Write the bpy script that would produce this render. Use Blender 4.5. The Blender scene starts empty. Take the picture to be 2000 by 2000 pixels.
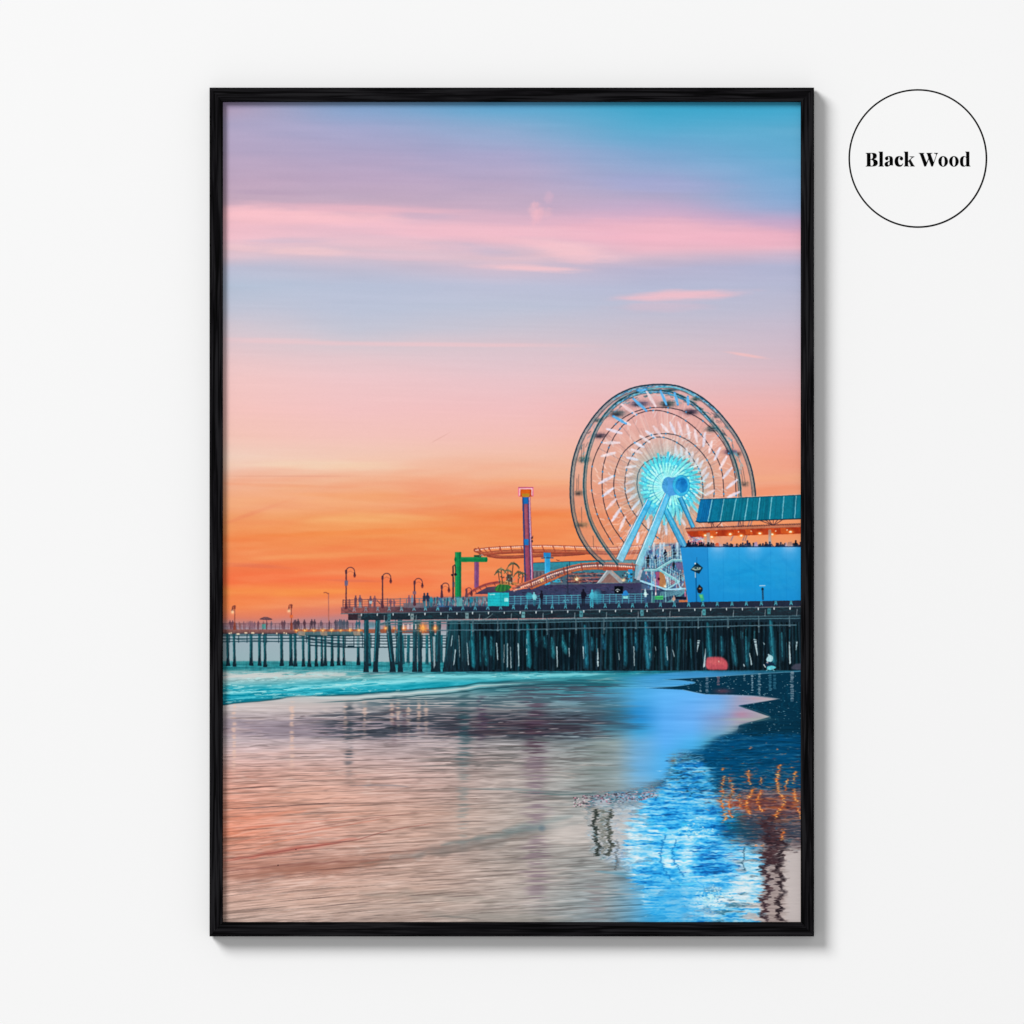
import bpy, math
import numpy as np

scene = bpy.context.scene
COL = scene.collection
MM = 0.0005                                   # one drawing unit (1/2000 of the picture's width) in metres at the frame's front
DIST = 12.0                                   # camera to wall
DEPTH = 0.0180                                # the frame's front face stands this far off the wall
FRONT = DIST - DEPTH

# ---------------------------------------------------------------- camera
cam = bpy.data.cameras.new('camera'); cam_o = bpy.data.objects.new('camera', cam); COL.objects.link(cam_o)
cam_o.location = (0, -DIST, 0); cam_o.rotation_euler = (math.radians(90), 0, 0)
cam.sensor_width = 36; cam.lens = 36 * FRONT / (2000 * MM)
cam.clip_start = .5; cam.clip_end = 200
scene.camera = cam_o

# ---------------------------------------------------------------- soft room light
world = bpy.data.worlds.new('World'); scene.world = world; world.use_nodes = True
bg = world.node_tree.nodes['Background']; bg.inputs[0].default_value = (1, 1, 1, 1); bg.inputs[1].default_value = 0.30

# one large soft studio lamp, up and to the left of the camera
key = bpy.data.lights.new('studio_lamp', 'AREA'); key.shape = 'DISK'; key.size = 17.0; key.energy = 14200; key.color = (1, 1, 1)
key_o = bpy.data.objects.new('studio_lamp', key); COL.objects.link(key_o)
kd = np.array([-.93, -1.0, .87]); kd = kd / np.linalg.norm(kd) * 38
key_o.location = tuple(kd)
key_o.rotation_euler = __import__('mathutils').Vector((-kd[0], -kd[1], -kd[2])).to_track_quat('-Z', 'Y').to_euler()

# a broad, weak lamp behind the camera fills the shadows evenly
fill = bpy.data.lights.new('fill_lamp', 'AREA'); fill.shape = 'DISK'; fill.size = 9.0; fill.energy = 1300
fill_o = bpy.data.objects.new('fill_lamp', fill); COL.objects.link(fill_o)
fill_o.location = (0, -30, 1); fill_o.rotation_euler = (math.radians(90), 0, 0)

scene.view_settings.view_transform = 'Standard'; scene.view_settings.look = 'None'
scene.view_settings.exposure = 0; scene.view_settings.gamma = 1; scene.view_settings.use_curve_mapping = False

def PX(x): return (x - 1000) * MM
def PZ(y): return (1000 - y) * MM

# ---------------------------------------------------------------- helpers
def mesh_obj(name, verts, faces, mat, parent=None, smooth=False):
    me = bpy.data.meshes.new(name); me.from_pydata([tuple(v) for v in verts], [], faces); me.update()
    if mat: me.materials.append(mat)
    o = bpy.data.objects.new(name, me); COL.objects.link(o)
    if parent: o.parent = parent
    if smooth:
        for p in me.polygons: p.use_smooth = True
    return o

def material(name, rough=.6, spec=.2):
    m = bpy.data.materials.new(name); m.use_nodes = True
    b = m.node_tree.nodes['Principled BSDF']; b.inputs['Roughness'].default_value = rough; b.inputs['Specular IOR Level'].default_value = spec
    return m, m.node_tree.nodes, m.node_tree.links, b

# wall paint: plain warm white with the faintest roller texture
m_wall, N, L, B = material('white_wall_paint', .9, .0)
nz = N.new('ShaderNodeTexNoise'); nz.inputs['Scale'].default_value = 60; nz.inputs['Detail'].default_value = 3
rp = N.new('ShaderNodeValToRGB'); rp.color_ramp.elements[0].color = (.893, .893, .893, 1); rp.color_ramp.elements[1].color = (.899, .899, .899, 1)
L.new(nz.outputs['Fac'], rp.inputs[0]); L.new(rp.outputs[0], B.inputs['Base Color'])

# black stained wood, long open grain along each rail's own X axis
m_wood, N, L, B = material('black_stained_wood', .55, .03)
tc = N.new('ShaderNodeTexCoord'); mp = N.new('ShaderNodeMapping'); mp.inputs['Scale'].default_value = (9, 330, 330)
w1 = N.new('ShaderNodeTexNoise'); w1.inputs['Scale'].default_value = 1.0; w1.inputs['Detail'].default_value = 4; w1.inputs['Roughness'].default_value = .62; w1.inputs['Distortion'].default_value = .9
rp = N.new('ShaderNodeValToRGB'); e = rp.color_ramp.elements
e[0].position = .40; e[0].color = (.0002, .0002, .0003, 1); e[1].position = .62; e[1].color = (.0125, .012, .0135, 1)
x = e.new(.5); x.color = (.0035, .003, .004, 1)
L.new(tc.outputs['Object'], mp.inputs[0]); L.new(mp.outputs[0], w1.inputs['Vector']); L.new(w1.outputs['Fac'], rp.inputs[0]); L.new(rp.outputs[0], B.inputs['Base Color'])
bp = N.new('ShaderNodeBump'); bp.inputs['Strength'].default_value = .5; bp.inputs['Distance'].default_value = .0004
L.new(w1.outputs['Fac'], bp.inputs['Height']); L.new(bp.outputs[0], B.inputs['Normal'])

m_board, N, L, B = material('brown_backing_board', .9, .0)
nz = N.new('ShaderNodeTexNoise'); nz.inputs['Scale'].default_value = 200
rp = N.new('ShaderNodeValToRGB'); rp.color_ramp.elements[0].color = (.12, .08, .05, 1); rp.color_ramp.elements[1].color = (.17, .12, .08, 1)
L.new(nz.outputs['Fac'], rp.inputs[0]); L.new(rp.outputs[0], B.inputs['Base Color'])

m_card, N, L, B = material('white_label_card', .9, .0)
nz = N.new('ShaderNodeTexNoise'); nz.inputs['Scale'].default_value = 90
rp = N.new('ShaderNodeValToRGB'); rp.color_ramp.elements[0].color = (.897, .897, .897, 1); rp.color_ramp.elements[1].color = (.903, .903, .903, 1)
L.new(nz.outputs['Fac'], rp.inputs[0]); L.new(rp.outputs[0], B.inputs['Base Color'])

m_ink, N, L, B = material('black_ink', .8, .0)
nz = N.new('ShaderNodeTexNoise'); nz.inputs['Scale'].default_value = 400
rp = N.new('ShaderNodeValToRGB'); rp.color_ramp.elements[0].color = (.001, .001, .001, 1); rp.color_ramp.elements[1].color = (.002, .002, .002, 1)
L.new(nz.outputs['Fac'], rp.inputs[0]); L.new(rp.outputs[0], B.inputs['Base Color'])

# ---------------------------------------------------------------- the wall
wall = mesh_obj('wall', [(-3, 0, -3), (3, 0, -3), (3, 0, 3), (-3, 0, 3), (-3, .1, -3), (3, .1, -3), (3, .1, 3), (-3, .1, 3)],
                [(0, 1, 2, 3), (5, 4, 7, 6), (4, 0, 3, 7), (1, 5, 6, 2), (3, 2, 6, 7), (4, 5, 1, 0)], m_wall)
wall['kind'] = 'structure'

# ---------------------------------------------------------------- the framed print
fx0, fx1, fy0, fy1 = 409.2, 1590.0, 171.0, 1829.0
WS, WT = 26.0, 28.0                           # face widths of the side rails and of the top and bottom rails
BACK = .0030                                  # air gap behind the frame
picture = bpy.data.objects.new('framed_picture', None); COL.objects.link(picture)
picture.location = ((PX(fx0) + PX(fx1)) / 2, -BACK, (PZ(fy0) + PZ(fy1)) / 2)
picture['label'] = 'tall sunset print of a pier with a ferris wheel in a thin black wood frame'
picture['category'] = 'framed print'

def rail(length, w, wa):
    """a mitred moulding along local X, outer edge at z = 0, face width w, neighbours' face width wa; front towards -y"""
    d = DEPTH - BACK; r = .0007; lip = .0008; g = .00006
    prof = [(0, 0), (0, -(d - r)), (.0002, -(d - r * .3)), (r, -d)]
    n = 6
    for i in range(1, n): prof.append((r + (w - 2 * r) * i / n, -d - .00012 * math.sin(math.pi * i / n)))
    prof += [(w - r, -d), (w - .0002, -(d - r * .3)), (w, -(d - r)), (w, -(d - .0085)), (w - .0035, -(d - .0085)), (w - .0035, 0)]
    V, F = [], []
    k = len(prof)
    segs = 24
    for s in range(segs + 1):
        for (z, y) in prof:
            inset = z / w * wa + g
            xa = inset; xb = length - inset
            V.append((xa + (xb - xa) * s / segs - length / 2, y, -z))
    for s in range(segs):
        for i in range(k):
            j = (i + 1) % k
            F.append((s * k + i, s * k + j, (s + 1) * k + j, (s + 1) * k + i))
    F.append(tuple(range(k))[::-1]); F.append(tuple(segs * k + i for i in range(k)))
    return V, F

Wd = (fx1 - fx0) * MM; Hd = (fy1 - fy0) * MM
for name, length, w, wa, loc, rot, lab in (
        ('frame_rail', Wd, WT * MM, WS * MM, (0, 0, Hd / 2), 0, 'top rail'),
        ('frame_rail', Wd, WT * MM, WS * MM, (0, 0, -Hd / 2), math.pi, 'bottom rail'),
        ('frame_rail', Hd, WS * MM, WT * MM, (-Wd / 2, 0, 0), -math.pi / 2, 'left rail'),
        ('frame_rail', Hd, WS * MM, WT * MM, (Wd / 2, 0, 0), math.pi / 2, 'right rail')):
    V, F = rail(length, w, wa)
    if rot == math.pi: V = [(x + 3.3, y, z) for x, y, z in V]; loc = (3.3 * math.cos(0), loc[1], loc[2])     # another stretch of the grain
    o = mesh_obj(name, V, F, m_wood, picture)
    o.location = loc; o.rotation_euler = (0, rot, 0)
import bmesh
for o in list(picture.children):
    bm = bmesh.new(); bm.from_mesh(o.data); bmesh.ops.recalc_face_normals(bm, faces=bm.faces); bm.to_mesh(o.data); bm.free()

# ======================= ARTWORK OF THE PRINT (ink colours computed with numpy) =======================
AX0, AY0, AW, AH = 430.0, 194.0, 1140, 1612         # the sheet in drawing units, a little runs under the rebate

def hexc(h):
    return np.array([int(h[i:i + 2], 16) / 255.0 for i in (0, 2, 4)], dtype=np.float32)

_flat = np.random.RandomState(7).rand(512 * 512).astype(np.float32)

def tuple_hex(h, k): return np.clip(hexc(h) * k, 0, 1)

def vnoise(x, y, seed=0):
    """smooth value noise 0..1 on arrays"""
    x, y = np.broadcast_arrays(np.asarray(x, np.float32) + np.float32(seed * 37.17 % 509), np.asarray(y, np.float32) + np.float32(seed * 91.73 % 509))
    xf = np.floor(x); yf = np.floor(y)
    fx = x - xf; fy = y - yf
    fx = fx * fx * (3 - 2 * fx); fy = fy * fy * (3 - 2 * fy)
    x0 = xf.astype(np.int32) & 511; y0 = (yf.astype(np.int32) & 511) * 512
    x1 = (x0 + 1) & 511; y1 = (y0 + 512) & 262143
    a = _flat.take(y0 + x0); a += (_flat.take(y0 + x1) - a) * fx
    b = _flat.take(y1 + x0); b += (_flat.take(y1 + x1) - b) * fx
    a += (b - a) * fy
    return a

def fbm(x, y, seed=0, n=3):
    t = 0; w = 1.0; s = 0
    for k in range(n):
        t = t + w * vnoise(x * 2 ** k, y * 2 ** k, seed + k * 3); s += w; w *= 0.5
    return t / s

def sstep(a, b, x):
    t = np.clip((x - a) / (b - a), 0, 1)
    return t * t * (3 - 2 * t)

def spline(pts, n=12, closed=False):
    """Catmull-Rom through the points"""
    p = np.array(pts, float)
    if closed:
        q = np.vstack([p[-1], p, p[0], p[1]])
    else:
        q = np.vstack([2 * p[0] - p[1], p, 2 * p[-1] - p[-2]])
    out = []
    for i in range(1, len(q) - 2):
        for k in range(n):
            t = k / n
            a, b, c, d = q[i - 1], q[i], q[i + 1], q[i + 2]
            out.append(0.5 * (2 * b + (c - a) * t + (2 * a - 5 * b + 4 * c - d) * t * t + (3 * b - a - 3 * c + d) * t ** 3))
    if not closed:
        out.append(p[-1])
    return out

class Sheet:
    def __init__(self, img, top=0):
        self.a = img; self.top = top; self.h = img.shape[0]
    def _box(self, x0, y0, x1, y1):
        i0 = max(int(np.floor(x0 - AX0)), 0); i1 = min(int(np.ceil(x1 - AX0)) + 1, AW)
        j0 = max(int(np.floor(y0 - AY0)), self.top); j1 = min(int(np.ceil(y1 - AY0)) + 1, self.top + self.h)
        return i0, i1, j0, j1
    def _mix(self, i0, i1, j0, j1, cov, col):
        s = self.a[j0 - self.top:j1 - self.top, i0:i1]
        cov = cov[..., None].astype(np.float32)
        s += (col - s) * cov
    def line(self, p, q, w, col, al=1.0, w2=None):
        (x0, y0), (x1, y1) = p, q
        if isinstance(col, str): col = hexc(col)
        w2 = w if w2 is None else w2
        m = max(w, w2) / 2 + 1
        i0, i1, j0, j1 = self._box(min(x0, x1) - m, min(y0, y1) - m, max(x0, x1) + m, max(y0, y1) + m)
        if i1 <= i0 or j1 <= j0: return
        X, Y = np.meshgrid(np.arange(i0, i1) + AX0 + .5, np.arange(j0, j1) + AY0 + .5)
        dx, dy = x1 - x0, y1 - y0
        L = dx * dx + dy * dy + 1e-9
        t = np.clip(((X - x0) * dx + (Y - y0) * dy) / L, 0, 1)
        d = np.hypot(X - x0 - t * dx, Y - y0 - t * dy)
        hw = (w + (w2 - w) * t) / 2
        cov = np.clip(hw + .5 - d, 0, 1) * np.minimum(1, hw * 2) * al
        self._mix(i0, i1, j0, j1, cov, col)
    def pline(self, pts, w, col, al=1.0):
        if isinstance(col, str): col = hexc(col)
        for a, b in zip(pts[:-1], pts[1:]): self.line(a, b, w, col, al)
    def strand(self, pts, w, col, al=1.0):
        """polyline in one coverage pass, so that joints do not darken"""
        if isinstance(col, str): col = hexc(col)
        P = np.array(pts, float); m = w / 2 + 1
        i0, i1, j0, j1 = self._box(P[:, 0].min() - m, P[:, 1].min() - m, P[:, 0].max() + m, P[:, 1].max() + m)
        if i1 <= i0 or j1 <= j0: return
        cov = np.zeros((j1 - j0, i1 - i0), np.float32)
        for (x0, y0), (x1, y1) in zip(P[:-1], P[1:]):
            a0, a1, b0, b1 = self._box(min(x0, x1) - m, min(y0, y1) - m, max(x0, x1) + m, max(y0, y1) + m)
            if a1 <= a0 or b1 <= b0: continue
            X, Y = np.meshgrid(np.arange(a0, a1) + AX0 + .5, np.arange(b0, b1) + AY0 + .5)
            dx, dy = x1 - x0, y1 - y0
            t = np.clip(((X - x0) * dx + (Y - y0) * dy) / (dx * dx + dy * dy + 1e-9), 0, 1)
            d = np.hypot(X - x0 - t * dx, Y - y0 - t * dy)
            c = np.clip(w / 2 + .5 - d, 0, 1) * min(1, w)
            s = cov[b0 - j0:b1 - j0, a0 - i0:a1 - i0]
            np.maximum(s, c, out=s)
        self._mix(i0, i1, j0, j1, cov * al, col)
    def ripple(self, pts, w, col, al=1.0, soft=.6):
        if isinstance(col, str): col = hexc(col)
        P = np.array(spline(pts, 10), float); m = w / 2 + 2 + soft * 2
        i0, i1, j0, j1 = self._box(P[:, 0].min() - m, P[:, 1].min() - m, P[:, 0].max() + m, P[:, 1].max() + m)
        if i1 <= i0 or j1 <= j0: return
        xs_ = np.arange(i0, i1) + AX0 + .5; o = np.argsort(P[:, 0])
        yc = np.interp(xs_, P[o, 0], P[o, 1])
        t = np.clip((xs_ - P[o[0], 0]) / max(P[o[-1], 0] - P[o[0], 0], 1), 0, 1)
        hw = w / 2 * np.sin(np.pi * t) ** .7 * (.55 + .9 * vnoise(xs_ / 17, xs_ * 0 + P[0, 1], 5)) + .05
        yc = yc + (vnoise(xs_ / 23, xs_ * 0 + P[0, 1], 9) - .5) * w * .5
        Yg = (np.arange(j0, j1) + AY0 + .5)[:, None]
        d = np.abs(Yg - yc[None]) 
        cov = np.clip((hw[None] + soft - d) / (2 * soft + hw[None] * .6), 0, 1) * np.minimum(1, hw[None] * 1.5) * ((xs_ > P[o[0], 0]) & (xs_ < P[o[-1], 0]))[None]
        self._mix(i0, i1, j0, j1, cov * al, col)
    def poly(self, pts, col, al=1.0, soft=0):
        P = np.array(pts, float)
        i0, i1, j0, j1 = self._box(P[:, 0].min() - 1 - 2 * soft, P[:, 1].min() - 1 - 2 * soft, P[:, 0].max() + 1 + 2 * soft, P[:, 1].max() + 1 + 2 * soft)
        if i1 <= i0 or j1 <= j0: return
        cov = polycov(P, i0, i1, j0, j1)
        if soft: cov = blur(cov, soft)
        if isinstance(col, str): col = hexc(col)
        self._mix(i0, i1, j0, j1, cov * al, col)
    def rect(self, x0, y0, x1, y1, col, al=1.0):
        self.poly([(x0, y0), (x1, y0), (x1, y1), (x0, y1)], col, al)
    def grad(self, pts, c0, c1, y0, y1, al=1.0):
        P = np.array(pts, float)
        i0, i1, j0, j1 = self._box(P[:, 0].min() - 1, P[:, 1].min() - 1, P[:, 0].max() + 1, P[:, 1].max() + 1)
        if i1 <= i0 or j1 <= j0: return
        cov = polycov(P, i0, i1, j0, j1)
        t = np.clip((np.arange(j0, j1) + AY0 - y0) / (y1 - y0), 0, 1)[:, None, None]
        self._mix(i0, i1, j0, j1, cov * al, (hexc(c0) * (1 - t) + hexc(c1) * t).astype(np.float32) + np.zeros((1, i1 - i0, 1), np.float32))
    def ell(self, cx, cy, rx, ry, col, al=1.0, soft=0.5):
        if isinstance(col, str): col = hexc(col)
        m = soft * 2 + 1
        i0, i1, j0, j1 = self._box(cx - rx - m, cy - ry - m, cx + rx + m, cy + ry + m)
        if i1 <= i0 or j1 <= j0: return
        X, Y = np.meshgrid(np.arange(i0, i1) + AX0 + .5, np.arange(j0, j1) + AY0 + .5)
        r = np.sqrt(((X - cx) / rx) ** 2 + ((Y - cy) / ry) ** 2)
        cov = np.clip((1 - r) * min(rx, ry) / (2 * soft) + .5, 0, 1)
        self._mix(i0, i1, j0, j1, cov * al, col)
    def glow(self, cx, cy, r, col, al=1.0, ry=None):
        if isinstance(col, str): col = hexc(col)
        ry = ry or r
        i0, i1, j0, j1 = self._box(cx - 3 * r, cy - 3 * ry, cx + 3 * r, cy + 3 * ry)
        if i1 <= i0 or j1 <= j0: return
        X, Y = np.meshgrid(np.arange(i0, i1) + AX0 + .5, np.arange(j0, j1) + AY0 + .5)
        cov = np.exp(-(((X - cx) / r) ** 2 + ((Y - cy) / ry) ** 2)) * al
        self._mix(i0, i1, j0, j1, cov, col)

def polycov(P, i0, i1, j0, j1):
    cov = np.zeros((j1 - j0, i1 - i0), np.float32)
    for sy in (1 / 6, .5, 5 / 6):
        ys = np.arange(j0, j1) + AY0 + sy
        for sx in (1 / 6, .5, 5 / 6):
            xs = np.arange(i0, i1) + AX0 + sx
            ins = np.zeros((j1 - j0, i1 - i0), bool)
            for k in range(len(P)):
                xa, ya = P[k]; xb, yb = P[(k + 1) % len(P)]
                if ya == yb: continue
                m = (ys >= min(ya, yb)) & (ys < max(ya, yb))
                if not m.any(): continue
                xc = xa + (ys[m] - ya) * (xb - xa) / (yb - ya)
                ins[m] ^= xs[None, :] > xc[:, None]
            cov += ins
    return cov / 9

def blur(a, sx, sy=None):
    sy = sx if sy is None else sy
    for ax, s in ((0, sy), (1, sx)):
        if s <= 0.2: continue
        r = int(3 * s) + 1
        k = np.exp(-0.5 * (np.arange(-r, r + 1) / s) ** 2); k /= k.sum()
        pad = [(0, 0)] * a.ndim; pad[ax] = (r, r)
        b = np.pad(a, pad, mode='edge')
        out = np.zeros_like(a)
        n = a.shape[ax]
        for i, w in enumerate(k):
            sl = [slice(None)] * a.ndim; sl[ax] = slice(i, i + n)
            out += w.astype(np.float32) * b[tuple(sl)]
        a = out
    return a

def ctable(xs, rows, X, Y):
    """colour field from a coarse table: rows = [(y, [hex per xs])]"""
    ys = np.array([r[0] for r in rows], float)
    tab = np.array([[hexc(h) for h in r[1].split()] for r in rows])     # ny, nx, 3
    yy = Y[:, 0]
    iy = np.clip(np.searchsorted(ys, yy) - 1, 0, len(ys) - 2)
    ty = np.clip((yy - ys[iy]) / (ys[iy + 1] - ys[iy]), 0, 1)[:, None, None]
    rowc = tab[iy] * (1 - ty) + tab[iy + 1] * ty                      # H, nx, 3
    xs = np.array(xs, float); xx = X[0]
    ix = np.clip(np.searchsorted(xs, xx) - 1, 0, len(xs) - 2)
    tx = np.clip((xx - xs[ix]) / (xs[ix + 1] - xs[ix]), 0, 1)
    tx = (tx * tx * (3 - 2 * tx) * .5 + tx * .5)[None, :, None]
    return (rowc[:, ix] * (1 - tx) + rowc[:, ix + 1] * tx).astype(np.float32)

def remap(img, sx, sy):
    """bilinear lookup at drawing coordinates"""
    x = np.clip(sx - AX0 - .5, 0, AW - 1.001); y = np.clip(sy - AY0 - .5, 0, img.shape[0] - 1.001)
    xi = x.astype(int); yi = y.astype(int)
    fx = (x - xi)[..., None].astype(np.float32); fy = (y - yi)[..., None].astype(np.float32)
    return (img[yi, xi] * (1 - fx) + img[yi, xi + 1] * fx) * (1 - fy) + (img[yi + 1, xi] * (1 - fx) + img[yi + 1, xi + 1] * fx) * fy

# ---------------------------------------------------------------- sky
SKYX = [435, 700, 1000, 1280, 1562]
SKY = [
 (198, '9f90b0 7fa0c8 5ba0cc 3a9dc4 3fa0c4'), (215, 'b3a2bd 8ba6cd 68a9d0 42a8cd 46a9cf'), (250, 'aea5c4 a3a7cb 8cacd0 58abd0 60acd0'),
 (300, 'b4a5c2 b0a5c5 a8a7cb 7eaad2 68add3'), (350, 'c0a7bf bba6c2 b8a8c5 9faad0 78acd5'),
 (384, 'c3a8bc c2aac0 c0aac2 b3aac9 86acd5'), (402, 'd6b0c0 d0afc2 c6adc4 c4acca 94acd3'),
 (430, 'efbcc7 dfb9c8 dab3c6 dcb0c8 bfa8c9'), (462, 'efc0cb e6bfcc e9bac9 efb4c5 e6b0c4'),
 (484, 'e4c1cb dec0cc d6bccb ebb9c7 e4b7c7'), (500, 'dcc2ce d8c0cd e0c0cb d2b9ca c9b6cc'), (522, 'bbbed3 c3bdd0 cfbccd b9b6d0 b3b6d2'),
 (560, 'b6c2d6 b9c1d7 bdc0d6 b7bbd4 b8bad3'), (600, 'c2c4d4 bcc3d7 bdc3d6 bcbed3 bfbcd0'), (640, 'd4c7d0 c4c5d4 c8c4d2 c7bfce c8bccd'),
 (668, 'dfc6cc d6c7cf d7c4cd d0c1cc cdbccb'), (700, 'e9c7c9 e4c7cc dfc5cd dac1ca d3bcc8'), (740, 'f1c7c5 edc6c9 e9c4c9 e6c0c5 dfb9c1'),
 (800, 'f4c4be f2c3c2 f0c0c1 efb6b4 f0b1ab'), (850, 'f3c4b7 f2c3bb f3c0b8 f2b6a8 f3aa9b'), (895, 'f1d0bf f2c9b6 f2c0aa f2b298 f2a48d'),
 (928, 'f2c8b2 f3c2a4 f3b898 f2af90 f0a488'), (952, 'f2b592 f3b28a f3a880 f3a47f f0a07e'), (985, 'f1a26c f19c62 f1955f f49766 f49868'),
 (1015, 'f3a062 f4a25e f48a4b f58d55 f59560'), (1050, 'f48748 f4944f f4914f f59660 f59c66'), (1082, 'f47f47 f48c4e f4894d f58d55 f59660'),
 (1110, 'f67643 f57c46 f4854c f4854c f48a50'), (1132, 'f96e3c f67845 f57a49 f37c4a f37c4a'), (1152, 'f99245 f88845 f4764b ef744c ef744c'),
 (1178, 'f8884b ee7f58 e27a60 d07a66 d07a66'), (1200, 'e07c5f cf7f78 bf8587 b08890 b08890'), (1222, 'a98c98 a98c98 9f929b 98939e 98939e'),
 (1240, '9fb0ba a0b2bc a3b5bd 9fb0b8 9fb0b8'), (1292, '98b2b8 9fb5bb a0b6bc 90a8b0 90a8b0'), (1330, '5f98a0 5f98a0 5f98a0 5f98a0 5f98a0')]

def sky_h(X): return X.shape[0]

def paint_sky(X, Y):
    wob = (fbm(X / 260, Y / 60, 1) - .5) * 22 + (fbm(X / 110, Y / 22, 2) - .5) * 7
    Yw = Y + wob
    # table lookup on warped rows, per pixel
    base = ctable(SKYX, SKY, X, Y)
    sky = remap(base, X, np.clip(Yw, AY0 + 1, AY0 + sky_h(X) - 2)) * .75 + base * .25
    S = Sheet(sky)
    def cloud(cx, cy, rx, ry, col, al, tilt=0.0, seed=0, ragged=.5):
        dx = X - cx; dy = Y - cy - tilt * dx
        n = fbm(X / (rx * .35), Y / (ry * .5), seed + 11, 4) - .5
        f = fbm(X / 45, Y / 5, seed + 5, 3) - .5
        r = np.sqrt((dx / rx) ** 2 + (dy / ry) ** 2) + n * ragged + f * ragged * .5
        m = (1 - sstep(.25, 1.1, r)) * al
        sky[...] = sky + (hexc(col) - sky) * m[..., None]
    cloud(560, 422, 280, 26, 'f8c2ca', .95, .02, 1)
    cloud(720, 409, 230, 12, 'efb9c6', .55, .03, 2)
    cloud(900, 450, 360, 20, 'f3bfcb', .8, .03, 3)
    cloud(830, 422, 90, 9, 'c9b0c6', .6, .05, 4, .4)
    cloud(1300, 450, 250, 30, 'f1b9c7', .75, .05, 5)
    cloud(1470, 466, 160, 24, 'efb5c5', .7, .03, 6)
    cloud(600, 491, 110, 11, 'f1c9cd', .75, .03, 7)
    cloud(470, 484, 60, 9, 'eec6cc', .6, .05, 8)
    cloud(1110, 488, 120, 22, 'f3c5cd', .95, .13, 9)
    cloud(1040, 524, 130, 9, 'f2c6cd', .95, .04, 10)
    cloud(930, 487, 120, 13, 'c4b8cd', .7, .10, 12)
    cloud(570, 470, 120, 8, 'd3bccd', .6, -.02, 13)
    cloud(1130, 508, 55, 9, 'f1c3cb', .5, .02, 14)
    cloud(1050, 420, 14, 22, 'f3b9c6', .6, -.8, 15, .6)
    cloud(1045, 400, 9, 8, 'f0b9c6', .5, 0, 16, .6)
    cloud(1072, 385, 12, 14, 'd8b2c8', .5, 0, 17, .6)
    cloud(1330, 577, 150, 13, 'f3bfc8', .85, -.03, 18, .5); cloud(1290, 600, 120, 14, 'd8bccb', .5, 0, 44, .5)
    cloud(1260, 583, 60, 7, 'eec0ca', .6, .02, 19, .3)
    cloud(1460, 694, 48, 4, 'f4c0c0', .8, .16, 20, .3)
    cloud(800, 672, 420, 6, 'f2c6ca', .55, .01, 21, .4)
    cloud(520, 664, 150, 6, 'f4c7ca', .4, .02, 22, .4)
    cloud(530, 376, 110, 8, 'b79fb8', .6, .04, 23, .4)
    cloud(1290, 360, 160, 22, 'a2a8d2', .5, .05, 24, .5)
    # sunset bands
    cloud(640, 990, 250, 10, 'f2a868', .0, 0, 25)
    cloud(780, 972, 260, 12, 'f28b46', .55, .03, 26, .5)
    cloud(720, 1012, 190, 12, 'f5b06a', .7, -.02, 27, .5)
    cloud(700, 1040, 300, 8, 'f5883f', .55, -.04, 28, .5)
    cloud(1050, 1005, 180, 12, 'f27f3c', .55, .0, 29, .5)
    cloud(1050, 945, 160, 12, 'f4a878', .6, .02, 30, .5)
    cloud(500, 1000, 90, 6, 'ec8a5c', .6, -.35, 31, .5)
    cloud(640, 908, 200, 12, 'f4dcbf', .5, .02, 32, .5)
    cloud(560, 930, 190, 2, 'e4ad96', .7, .0, 33, .2)
    cloud(540, 948, 150, 5, 'efa078', .6, .03, 34, .4)
    cloud(560, 1128, 190, 12, 'fa7040', .5, .02, 35, .6)
    cloud(500, 1105, 90, 6, 'dc7458', .5, .05, 36, .6)
    cloud(690, 1134, 70, 4, 'd86a50', .6, .02, 37, .5)
    cloud(600, 1158, 150, 10, 'fb9a44', .6, -.03, 38, .5)
    cloud(640, 1085, 240, 8, 'f6a05c', .5, -.04, 39, .5)
    cloud(800, 1120, 160, 10, 'f58a50', .5, -.03, 40, .5)
    cloud(720, 1185, 110, 9, 'd97a62', .5, -.12, 41, .5)
    cloud(690, 1207, 170, 11, 'b58288', .55, -.08, 42, .4)
    cloud(860, 855, 26, 1.3, 'dca79c', .6, -.55, 43, .1)
    cloud(800, 478, 260, 16, 'e9c0cb', .6, .06, 45, .6); cloud(1000, 470, 120, 10, 'f2c0ca', .6, .1, 46, .6); cloud(760, 500, 170, 10, 'e2c0cc', .55, .05, 47, .6)
    cloud(1060, 415, 26, 12, 'eab8c6', .5, 0, 48, .7); cloud(1042, 412, 12, 20, 'f2bcc8', .5, .3, 49, .7)
    mot = blur(fbm(X / 170, (Y + X * .06) / 19, 52, 4) - .5, 4, 1.5); mot2 = fbm(X / 60, (Y - X * .05) / 7, 53, 3) - .5
    hz = sstep(860, 1000, Y) * sstep(1225, 1180, Y)
    sky += (hexc('ea9a80') - sky) * (hz * .16)[..., None]; sky += (hexc('f4b090') - sky) * (.45 * np.exp(-((Y + X * .02 - 985 + (fbm(X / 200, Y / 40, 57, 2) - .5) * 40) / 30) ** 2))[..., None]
    sky += (np.clip(mot, 0, 1) * 1.1 * hz)[..., None] * (hexc('ee6a42') - sky) * .8 + (np.clip(-mot, 0, 1) * 1.1 * hz)[..., None] * (hexc('f9bb80') - sky) * .8
    sky += (mot2 * .035 * hz)[..., None] * np.array([.4, 1, 1], np.float32)
    up2 = sstep(200, 260, Y) * sstep(640, 480, Y); m3 = fbm(X / 120, (Y - X * .03) / 12, 54, 4) - .5
    sky += (blur(m3, 6, 3) * .05 * up2)[..., None] * np.array([1, .6, .5], np.float32)
    # fine fibre of high cirrus, printed grain
    fib = (fbm((X + Y * 2) / 150, (Y - X * .02) / 5, 50, 3) - .5)
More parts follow.
